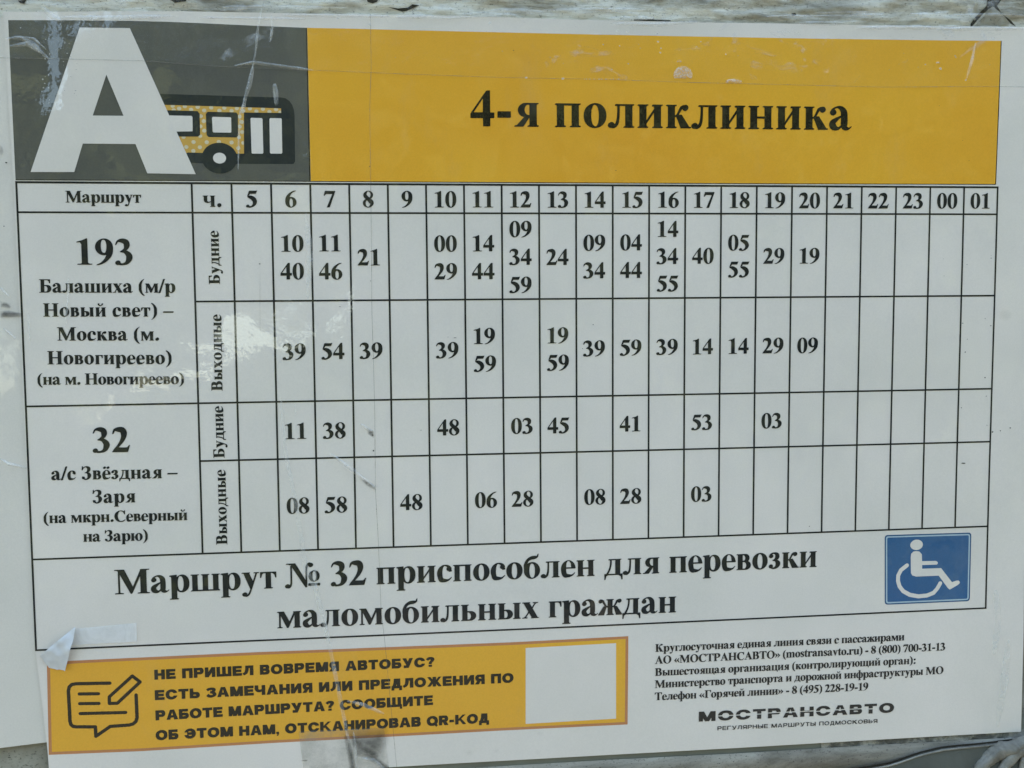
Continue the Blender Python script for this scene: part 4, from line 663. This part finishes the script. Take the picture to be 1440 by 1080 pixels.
# crinkled grimy film along the top edge
def crk(u, v, s=1.0):
    a = noise.fractal(Vector((u/34, v/3.2, 3)), .8, 2.1, 6); b = noise.fractal(Vector((u/7, v/3.5, 9)), .7, 2.2, 6)
    return s*(a*.9+b*.75)
V = []; F = []; nu, nv = 420, 34
for j in range(nv+1):
    for i in range(nu+1):
        u = -100+460*i/nu; t = j/nv; v = -92+32.2*t
        fade = min(1, (1-t)*4); V.append(Vector((u/1000, (1.3+wave(u, v)+crk(u, v)*fade)/1000, -v/1000)))
F = [(j*(nu+1)+i, (j+1)*(nu+1)+i, (j+1)*(nu+1)+i+1, j*(nu+1)+i+1) for j in range(nv) for i in range(nu)]
obj('top_film', V, F, M_crumple, bd, smooth=True)
def drape(V, off=-.12):
    out = []
    for q in V:
        u, v = q.x*1000, -q.z*1000; t = (v+92)/32.2; out.append(Vector((q.x, (1.3+wave(u, v)+crk(u, v)*min(1, max(0, (1-t)*4))+off)/1000, q.z)))
    return out
def draped(name, poly, m, off=-.12, lat=1.3):
    V, F = flat([(poly, 1)], 0, lat); return obj(name, drape(V, off), F, m, bd, smooth=True)
for g in TOPGAPS: draped('torn_and_shadow_gap', g, M_gap, -.25)  # dark shapes: tears in the film, and painted shadow under the sheet's top edge
draped('torn_flap', TOPFLAP, M_brown, -.6)
# grey-green joint under the sheet, then the rounded lower rail
rail = MISC['rail']
def ext(pl, e=60):
    a, b = pl[0], pl[-1]; return [(a[0]-e, a[1]+(e*.02)), *pl, (b[0]+e, b[1]-e*.02)]
V = []; F = []; K = 14; pts = [along(ext(rail), i/60) for i in range(61)]
for i, (u, v) in enumerate(pts):
    for k in range(K+1):
        a = math.radians(-28+150*k/K); R_ = 9.5
        V.append(Vector((u/1000, (5.2-R_*math.cos(a-.0))/1000+.004, -(v+R_*.48+R_*math.sin(a))/1000)))
F = [(i*(K+1)+k, i*(K+1)+k+1, (i+1)*(K+1)+k+1, (i+1)*(K+1)+k) for i in range(60) for k in range(K)]
obj('lower_rail', V, F, M_rail, bd, smooth=True)
V, F = patch([(u, v-9) for u, v in ext(rail)], [(u, v+1.5) for u, v in ext(rail)], 4, 1.6); obj('joint_strip', V, F, M_band, bd)
cq = [q for q in [along(rail, i/30) for i in range(31)] if q[0] > 238]
V, F = patch([(u, v-3.2) for u, v in cq], [(u, v+.6) for u, v in cq], 1.2, 0); V = [Vector((q.x, .0012+noise.fractal(q*420, .8, 2, 4)*.0007, q.z)) for q in V]
obj('crinkled_strip', V, F, M_crk, bd, smooth=True)
cable = MISC['cable']; V = []; F = []; n_ = 70
for i in range(n_+1):
    u, v = along([(cable[0][0]-60, cable[0][1]+18), *cable, (cable[-1][0]+50, cable[-1][1]-9)], i/n_)
    for k in range(9):
        t = k/8; V.append(Vector((u/1000, (-2.2-2.6*math.sin(t*2.2)+noise.noise(Vector((u/16, t*3, 4)))*.7)/1000, -(v+.5+t*34)/1000)))
F = [(i*9+k, i*9+k+1, (i+1)*9+k+1, (i+1)*9+k) for i in range(n_) for k in range(8)]
pl = thing('plastic_cover', 'dark grey plastic cover with pale curved edge over the lower rail', 'cover', (.29, 0, -.27))
obj('cover_skin', V, F, M_plast, pl, smooth=True)
def tube(path, rad, w, jit=0, seg=12, k=40, seed=0):
    V = []; F = []
    for i in range(k+1):
        u, v = along(path, i/k); a, b = along(path, max(0, i/k-.01)), along(path, min(1, i/k+.01)); m_ = math.dist(a, b) or 1; nx, ny = -(b[1]-a[1])/m_, (b[0]-a[0])/m_
        r_ = rad(i/k) if callable(rad) else rad
        for s in range(seg):
            q = 2*math.pi*s/seg; rr = r_*(1+jit*noise.fractal(Vector((u/5, v/5, seed+q)), .8, 2, 4)); V.append(Vector(((u+nx*rr*math.cos(q))/1000, (w+rr*math.sin(q)*.8)/1000, -(v+ny*rr*math.cos(q))/1000)))
    F = [(i*seg+s, i*seg+(s+1) % seg, (i+1)*seg+(s+1) % seg, (i+1)*seg+s) for i in range(k) for s in range(seg)]
    return V, F
V, F = tube([(cable[0][0]-40, cable[0][1]+14.5), *[(a, b+.9) for a, b in cable], (cable[-1][0]+30, cable[-1][1]-4)], .42, -2.6, .25)
obj('cover_edge', V, F, M_crump2, pl, smooth=True)
V, F = tube([(cable[0][0]-40, cable[0][1]+13), *[(a, b+.05) for a, b in cable], (cable[-1][0]+30, cable[-1][1]-5)], .38, -1.6, .3)
obj('shadow_seam', V, F, M_gap, pl, smooth=True)  # dark tube standing in for the shadow line along the cover's edge
cr = thing('crumpled_wrapping', 'pale crumpled plastic wrapping below the lower right corner of the timetable', 'wrapping', (.33, 0, -.25))
for i, (pth, ra) in enumerate(CRUMPS):
    V, F = tube(pth, ra, -3.6-i*.7, .32, 18, 50, i*7); obj('fold', V, F, M_crump2, cr, smooth=True)
# ---------------------------------------------------------------- blank sheet under the timetable
us = thing('blank_sheet', 'plain pale sheet sticking out behind the left edge of the timetable', 'paper', (-.09, 0, -.22))
V, F = patch([UNDER[0], UNDER[1]], [(UNDER[4]), UNDER[3], UNDER[2]], 5, .45); obj('paper', V, F, M_under, us)
# ---------------------------------------------------------------- the timetable
tt = thing('bus_timetable', 'laminated bus timetable with grey and yellow header, hour grid and yellow notice', 'timetable', (.125, 0, -.236))
def rows(t):  # sheet outline interpolated
    l, r = along(SHEETL, t), along(SHEETR, t)
    tp, bt = [along(SHEETT, i/80) for i in range(81)], [along(SHEETB, i/80) for i in range(81)]
    out = []
    for i in range(81):
        s = i/80; a = lerp(tp[i], bt[i], t); e0 = lerp(tp[0], bt[0], t); e1 = lerp(tp[80], bt[80], t)
        out.append((a[0]+(l[0]-e0[0])*(1-s)+(r[0]-e1[0])*s, a[1]+(l[1]-e0[1])*(1-s)*0+(r[1]-e1[1])*s*0))
    return out
V = []; F = []
for j in range(61): V += [P(u, v, 0) for u, v in rows(j/60)]
F = [(j*81+i, (j+1)*81+i, (j+1)*81+i+1, j*81+i+1) for j in range(60) for i in range(80)]
n = len(V); V += [v+Vector((0, .00025, 0)) for v in V]; ed = [i for i in range(81)]+[j*81+80 for j in range(1, 61)]+[60*81+i for i in range(79, -1, -1)]+[j*81 for j in range(59, 0, -1)]
F += [(ed[i], ed[i]+n, ed[(i+1) % len(ed)]+n, ed[(i+1) % len(ed)]) for i in range(len(ed))]
obj('paper', V, F, M_paper, tt)
hd = obj('header_panel', *patch(GREYTOP, GREYBOT, 5, -.03), M_grey, tt); hd['label'] = 'grey header block with a large letter and a bus'; sub(hd, tt)
hy = obj('header_panel', *patch(YELTOP, YELBOT, 5, -.03), M_yellow, tt); hy['label'] = 'yellow header block with the stop name'; sub(hy, tt)
obj('big_letter', *flat([(A, 1), (AHOLE, -1)], -.16), M_light, hd)
# bus pictogram
B = BUS
obj('bus_body', *flat([(B['body'], 1)], -.05), M_dark, hd)
obj('bus_side', *flat([(B['orange'], 1)], -.07, 4), M_orange, hd)
obj('bus_dots', *flat([(circ(c, .82, .74, 12), 1) for c in DOTS], -.09, 50, (B['orange'], B['frames'])), M_dot, hd)
c = B['wheel']; rx = abs(B['wheel_rx'][0]-c[0]); ry = abs(B['wheel_ry'][1]-c[1])
obj('bus_skirt', *flat([(B['under'], 1)], -.11, 6), M_dark, hd)
for fr in B['frames']: obj('bus_window_frame', *flat([(fr, 1)], -.11, 6), M_dark, hd)
obj('bus_wheel', *flat([(circ(c, rx, ry, 40), 1)], -.125, 6), M_dark, hd)
for pn in B['panes']: obj('bus_window', *flat([(pn, 1)], -.13, 6), M_light, hd)
obj('bus_hub', *flat([(circ(c, abs(B['hub_rx'][0]-c[0]), abs(B['hub_ry'][1]-c[1]), 24), 1)], -.14, 6), M_light, hd)
# lines of the grid
tg = bpy.data.objects.new('timetable_grid', None); COL.objects.link(tg); tg.parent = tt; sub(tg, tt)
def line(a, b, wd=.52, par=tg, w=-.08, m=None):
    V, F = strip([a, b], wd, w); return obj('grid_line', V, F, m or M_ink, par)
R, Cc = ROWS, COLS
for j in range(7): line((Cc[0 if j not in (2, 4) else 1]-(.37), R[j]), (Cc[-1]+.37, R[j]), .8 if j == 0 else .7)
for i in range(24): line((Cc[i], R[0]), (Cc[i], R[6] if i in (0, 23) else R[5]), .74, w=-.085)
GB = GREYBOT[-1]; GT = GREYTOP[-1]
V, F = strip([GREYTOP[-1], GREYBOT[-1]], .42, -.06); obj('grid_line', V, F, M_inkY, tg)
V, F = strip([YELTOP[-1], YELBOT[-1]], .38, -.06); obj('grid_line', V, F, M_inkY, tg)
V, F = strip(GREYBOT[:-1]+YELBOT, .3, -.065); obj('grid_line', V, F, M_inkY, tg)
# banner
bn = obj('notice_banner', *patch(BANTOP, BANBOT, 5, -.03), M_border, tt); sub(bn, tt)
t_, b_ = BANTOP, BANBOT; inT = [(u, v+1.15) for u, v in t_]; inB = [(u, v-1.15) for u, v in b_]
inT[0] = (inT[0][0]+1.2, inT[0][1]); inB[0] = (inB[0][0]+1.2, inB[0][1]); inT[-1] = (inT[-1][0]-1.2, inT[-1][1]); inB[-1] = (inB[-1][0]-1.2, inB[-1][1])
obj('banner_field', *patch(inT, inB, 5, -.045), M_yellow, bn)
obj('white_square', *patch([QR[0], QR[1]], [QR[3], QR[2]], 5, -.06), M_light, bn)
obj('speech_bubble_icon', *flat(pipes([ICON[0]], 1.35), -.08, 60), M_inkY, bn)
for q in ICON[1:4]: obj('icon_line', *flat(pipes([q], 1.3), -.08, 60), M_inkY, bn)
obj('pencil_icon', *flat(pipes([ICON[4]], 1.3), -.085, 60), M_inkY, bn)
# accessibility sign
def rrect(q, ins, r):
    cx = sum(a for a, b in q)/4; cy = sum(b for a, b in q)/4; out = []
    q = [(a-math.copysign(ins, a-cx), b-math.copysign(ins, b-cy)) for a, b in q]
    for i in range(4):
        p, a, b = q[i], q[i-1], q[(i+1) % 4]; da, db = math.dist(p, a), math.dist(p, b); A1, B1 = lerp(p, a, r/da), lerp(p, b, r/db)
        for k in range(6): t = k/5; out.append(((1-t)**2*A1[0]+2*t*(1-t)*p[0]+t*t*B1[0], (1-t)**2*A1[1]+2*t*(1-t)*p[1]+t*t*B1[1]))
    return out
ws = obj('wheelchair_sign', *flat([(rrect(BLUE, 0, 1.5), 1)], -.03), M_blued, tt); sub(ws, tt)
obj('sign_rim', *flat([(rrect(BLUE, .55, 1.2), 1)], -.045), M_bluel, ws)
obj('sign_field', *flat([(rrect(BLUE, 1.15, .7), 1)], -.06), M_blue, ws)
h = WC['head']; obj('figure_head', *flat([(circ(h[0], abs(h[1][0]-h[0][0]), abs(h[2][1]-h[0][1]), 26), 1)], -.08), M_light, ws)
obj('figure_body', *flat([(WC['body'], 1)], -.08), M_light, ws)
wc = WC['wheelc']
obj('figure_wheel', *flat(pipes([wc], 1.75), -.085, 60), M_light, ws)
# logo
lg = bpy.data.objects.new('company_logo', None); COL.objects.link(lg); lg.parent = tt; sub(lg, tt)
PAR = {'sheet': tt, 'heading': hy, 'banner': bn, 'logo': lg}
for name, s, font, l, r, mid, cap, par, ink in TEXTS:
    text(name, s, font, l, r, mid, cap, PAR[par], M_inkY if par in ('heading', 'banner') else M_ink, -.10)
for name, s, (u, v) in NUMS:
    k = NUMH/676; L = lay(s, 'serif'); W_ = (L[-1][0]+L[-1][5])+(L[0][0]+L[0][4]); V = []; F = []
    for x, i, vv, t, x0, x1 in L:
        fat(V, F, vv, t, lambda gx, gy, ww: P(u+(gx+x-W_/2)*k*NUMX, v-gy*k, ww), 11, -.10)
    obj(name, V, F, M_ink, tt)
print('FITS', REPORT)
# ---------------------------------------------------------------- tapes, creases, dirt and painted shade
def ridge(pl, wd, hh, w0, k=60):
    V = []; F = []
    for i in range(k+1):
        u, v = along(pl, i/k); a, b = along(pl, max(0, i/k-.01)), along(pl, min(1, i/k+.01)); m_ = math.dist(a, b) or 1; nx, ny = -(b[1]-a[1])/m_, (b[0]-a[0])/m_
        e = math.sin(math.pi*min(1, max(0, i/k)))**.5; wi = wd*(.25+.75*e)*(1+.35*noise.noise(Vector((u/6, v/6, 1)))); h_ = hh*(.2+.8*e)*(1+.5*noise.noise(Vector((u/4, v/4, 5))))
        for s, z in ((-1, 0), (-.35, .75), (.1, 1), (.55, .5), (1, 0)): V.append(P(u+nx*wi/2*s, v+ny*wi/2*s, w0-h_*z))
    F = [(i*5+s, i*5+s+1, (i+1)*5+s+1, (i+1)*5+s) for i in range(k) for s in range(4)]
    return V, F
tp = thing('clear_tape', 'wide clear packing tape with small bubbles stuck across the top of the yellow header', 'tape', (.125, 0, .08))
eH = MISC['edgeH']; eH = [(-104, eH[0][1]), *eH, (356, eH[-1][1])]
obj('film', *patch([(-104, -90), (356, -90)], eH, 4, -.42), M_tape, tp)
V, F = strip(eH, .16, -.44); obj('tape_edge', V, F, M_edge, tp)
for u, v, rx, ry in BUBBLES:
    n_ = 26; pts = circ((u, v), rx, ry, n_); pts = [(a, min(b, v+ry*.35)) for a, b in pts]
    V = [P(u, v-ry*.2, -.44-.35)]+[P(u+(a-u)*.6, v+(b-v)*.6, -.44-.25+.08*random.random()) for a, b in pts]+[P(a, b, -.43) for a, b in pts]
    F = [(0, 1+i, 1+(i+1) % n_) for i in range(n_)]+[(1+i, 1+n_+i, 1+n_+(i+1) % n_, 1+(i+1) % n_) for i in range(n_)]
    obj('air_bubble', V, F, M_bubble, tp)
pcs = []; rnd = random.Random(3)
for u, v, r_ in FLECKS: pcs.append(([(u+r_*rnd.uniform(.6, 1.3)*math.cos(q), v+r_*rnd.uniform(.5, 1.1)*math.sin(q)) for q in [i*math.pi/4 for i in range(8)]], 1))
tag(obj('fine_bubbles', *flat(pcs, -.46, 90), M_bub2, tp), kind='stuff')
fc = thing('clear_film', 'creased clear film strip running down over the 6 to 8 hour columns', 'film', (.05, 0, -.236))
V, F = strip(MISC['edgeV'], .17, -.30); obj('film_edge', V, F, M_edge, fc)
V, F = strip([(MISC['edgeV'][-1][0], MISC['edgeV'][-1][1]), (MISC['edgeV'][-1][0]+4.0, 236)], .15, -.30); obj('film_edge', V, F, M_edge, fc)
for k_, wd, hh in (('creaseA', .9, .55), ('creaseB', 1.7, .7), ('cr3', 1.9, .2), ('cr4', 1.7, .9), ('cr5', 1.2, .6), ('cr6', 1.5, .8), ('gl', 1.3, .7), ('arc', 1.6, .8)):
    V, F = ridge(MISC[k_], wd, hh, -.44 if k_ in ('creaseA', 'gl', 'arc') else -.32); obj('wrinkle', V, F, M_crease, fc, smooth=True)
for pl_, wd, hh in WRINK:
    V, F = ridge(pl_, wd, hh, -.32); obj('wrinkle', V, F, M_crease, fc, smooth=True)
for pl_, wd, hh in STREAKS:
    V, F = ridge(pl_, wd, hh, -.44); obj('wrinkle', V, F, M_crease, tp, smooth=True)
# peeled white tape at the lower left
wt = thing('white_tape', 'short white tape with peeled left end folded over the corner of the yellow notice', 'tape', (-.06, 0, -.19))
tp4 = MISC['tape']; obj('stuck_part', *patch([tp4[0], tp4[1]], [tp4[3], tp4[2]], 3, -.36), M_paperT, wt)
fo = FOLD; V = []; F = []
L1, R1 = fo['left'], fo['right']; nn = 16
for i in range(nn+1):
    t = i/nn; a, b = along(L1, t), along(R1, t)
    for k in range(9):
        s = k/8; q = lerp(a, b, s); hgt = -.5-2.2*math.sin(math.pi*min(1, t*.9+.05))*(.35+.65*s)-1.1*noise.noise(Vector((q[0]/3.5, q[1]/3.5, 2)))-.5*abs(noise.noise(Vector((q[0]/1.6, q[1]/4, 7))))
        V.append(P(q[0], q[1]+(.35*noise.noise(Vector((q[0], 7, 1))) if i == nn else 0), hgt))
F = [(i*9+k, (i+1)*9+k, (i+1)*9+k+1, i*9+k+1) for i in range(nn) for k in range(8)]
obj('folded_end', V, F, M_white, wt, smooth=True)
# dirty tape remnant on the bottom edge
dt = thing('dirty_tape', 'grimy piece of clear tape with black grime and painted fold shade, below the yellow notice', 'tape', (.04, 0, -.225))
pb = MISC['pb']; ob = obj('film', *patch([pb[0], pb[1]], [pb[3], pb[2]], 3, -.36), M_grime, dt); at = ob.data.attributes.new('fade', 'FLOAT', 'POINT'); at.data.foreach_set('value', [1.0]*len(ob.data.vertices))
def faded(name, q, w_, par, soft, m_):
    V, F = flat([(q, 1)], w_, 1.0); o = obj(name, V, F, m_, par); at = o.data.attributes.new('fade', 'FLOAT', 'POINT')
    for i, p_ in enumerate(V):
        u, v = p_.x*1000, -p_.z*1000; d = 9
        for (x1, y1), (x2, y2) in zip(q, q[1:]+q[:1]):
            L_ = (x2-x1)**2+(y2-y1)**2 or 1; t = max(0, min(1, ((u-x1)*(x2-x1)+(v-y1)*(y2-y1))/L_)); d = min(d, math.dist((u, v), (x1+t*(x2-x1), y1+t*(y2-y1))))
        at.data[i].value = min(1, d/soft)
    return o
for i, q in enumerate(SMUDGES_SHADE): faded('grime_and_shade', q, -.40-.02*i, dt, (6.5, 1.6, 1.2, 1.2, .4)[i], M_smudge_shade)  # grime together with the tape's fold shading and dark gradient, painted on
for i, q in enumerate(STAINS_CREASE): faded('stain_and_crease', q, -.14, tt, .8, M_smudge_shade)  # dark smears; the last thin strip paints a crease's shade as a line
for pl_, wd, hh in WRINK2:
    V, F = ridge(pl_, wd, hh, -.42); obj('wrinkle', V, F, M_crease, dt, smooth=True)
pcs = [([(u+r_*rnd.uniform(.5, 1.4)*math.cos(q)*sx, v+r_*rnd.uniform(.4, 1.)*math.sin(q)) for q in [i*math.pi/3.5 for i in range(7)]], 1) for u, v, r_, sx in SPECKS]
tag(obj('dirt_specks', *flat(pcs, -.14, 90), M_speck, tt), kind='stuff')
for i, q in enumerate(FAINT): faded('stain_and_crease', q, -.145-.002*i, tt, 1.6, M_faint)
# ---------------------------------------------------------------- what the film mirrors: ground and trees across the way
M_ground = dirt_mat('paving', (.075, .07, .06), (.05, .048, .042), 2, .9, specks=False)
me = bpy.data.meshes.new('ground'); me.from_pydata([(-400, -400, 0), (400, -400, 0), (400, 400, 0), (-400, 400, 0)], [], [(0, 1, 2, 3)]); me.materials.append(M_ground)
gr = bpy.data.objects.new('ground', me); COL.objects.link(gr); gr['kind'] = 'structure'
M_leaf, nt_, o_ = mat('foliage'); p_ = nd(nt_, 'ShaderNodeBsdfPrincipled', Roughness=.6); lk(nt_, p_.outputs[0], o_.inputs[0]); lk(nt_, mix(nt_, noise_n(nt_, 1.3, 4), (.05, .066, .026), (.10, .12, .045)), p_.inputs['Base Color'])
M_bark = dirt_mat('bark', (.10, .095, .08), (.05, .048, .04), 12, .9, specks=False)
eye = BOARD @ Vector((.055, -.0, -.045))
def opening(az, el, n_):                            # leaves left out, shaped to place the sky's mirror patches on the film
    f = abs(el-(3.3+(az+14.8)*.32))+.25
    if -15.3 < az < -.8 and f < 1.75+1.7*n_ - .09*abs(az+8.5): return True
    if az < -17.4 and 3 < el < 6.2+2*n_: return True
    if -17.4+.5*n_ < az < -15.7+.6*n_ and el > 16.4+2*n_: return True
    return -15.2 < az < -12.2+n_ and el > 20.3+.8*n_
rt = random.Random(5); trees = []
for i, (az0, dist_, wdt, name_) in enumerate(TREES):
    a_ = math.radians(az0); base = Vector((eye.x+dist_*math.sin(a_), eye.y-dist_*math.cos(a_), 0))
    tr_ = bpy.data.objects.new('broadleaf_tree', None); COL.objects.link(tr_); tr_.location = base; tag(tr_, name_, 'tree', 'trees facing the board')
    V = []; F = []
    cl = [Vector((rt.gauss(0, wdt*.42), rt.gauss(0, .9), rt.uniform(.9, 8.2))) for _ in range(64)]
    for _ in range(34000):
        c_ = cl[rt.randrange(64)]; q = c_+Vector((rt.gauss(0, .55), rt.gauss(0, .5), rt.gauss(0, .5))); wq = q+base-eye
        if q.z < .35: continue
        az = math.degrees(math.atan2(wq.x, -wq.y)); el = math.degrees(math.atan2(wq.z, math.hypot(wq.x, wq.y)))
        if el > 33 or opening(az, el, noise.fractal(Vector((az*.8, el*2.2, 3)), .38, 2.2, 7)): continue
        s_ = rt.uniform(.055, .095); d1 = Vector((rt.gauss(0, 1), rt.gauss(0, 1), rt.gauss(0, 1))).normalized(); d2 = d1.orthogonal().normalized()
        b = len(V); V += [q-d1*s_, q+d2*s_*.6, q+d1*s_, q-d2*s_*.6]; F.append((b, b+1, b+2, b+3))
    me = bpy.data.meshes.new('crown'); me.from_pydata([tuple(v) for v in V], [], F); me.materials.append(M_leaf); cw = bpy.data.objects.new('crown', me); COL.objects.link(cw); cw.parent = tr_; cw['kind'] = 'stuff'
    V = []; F = []
    for j in range(13):
        z = j*.5; r_ = .16*(1-z/8)
        for k in range(10): V.append((r_*math.cos(k*.628)+.1*math.sin(z*.9+i), r_*math.sin(k*.628), z))
    F = [(j*10+k, j*10+(k+1) % 10, (j+1)*10+(k+1) % 10, (j+1)*10+k) for j in range(12) for k in range(10)]
    me = bpy.data.meshes.new('trunk'); me.from_pydata(V, [], F); me.materials.append(M_bark); tk = bpy.data.objects.new('trunk', me); COL.objects.link(tk); tk.parent = tr_
for o in list(bpy.data.objects):
    if '_b' in o: del o['_b']
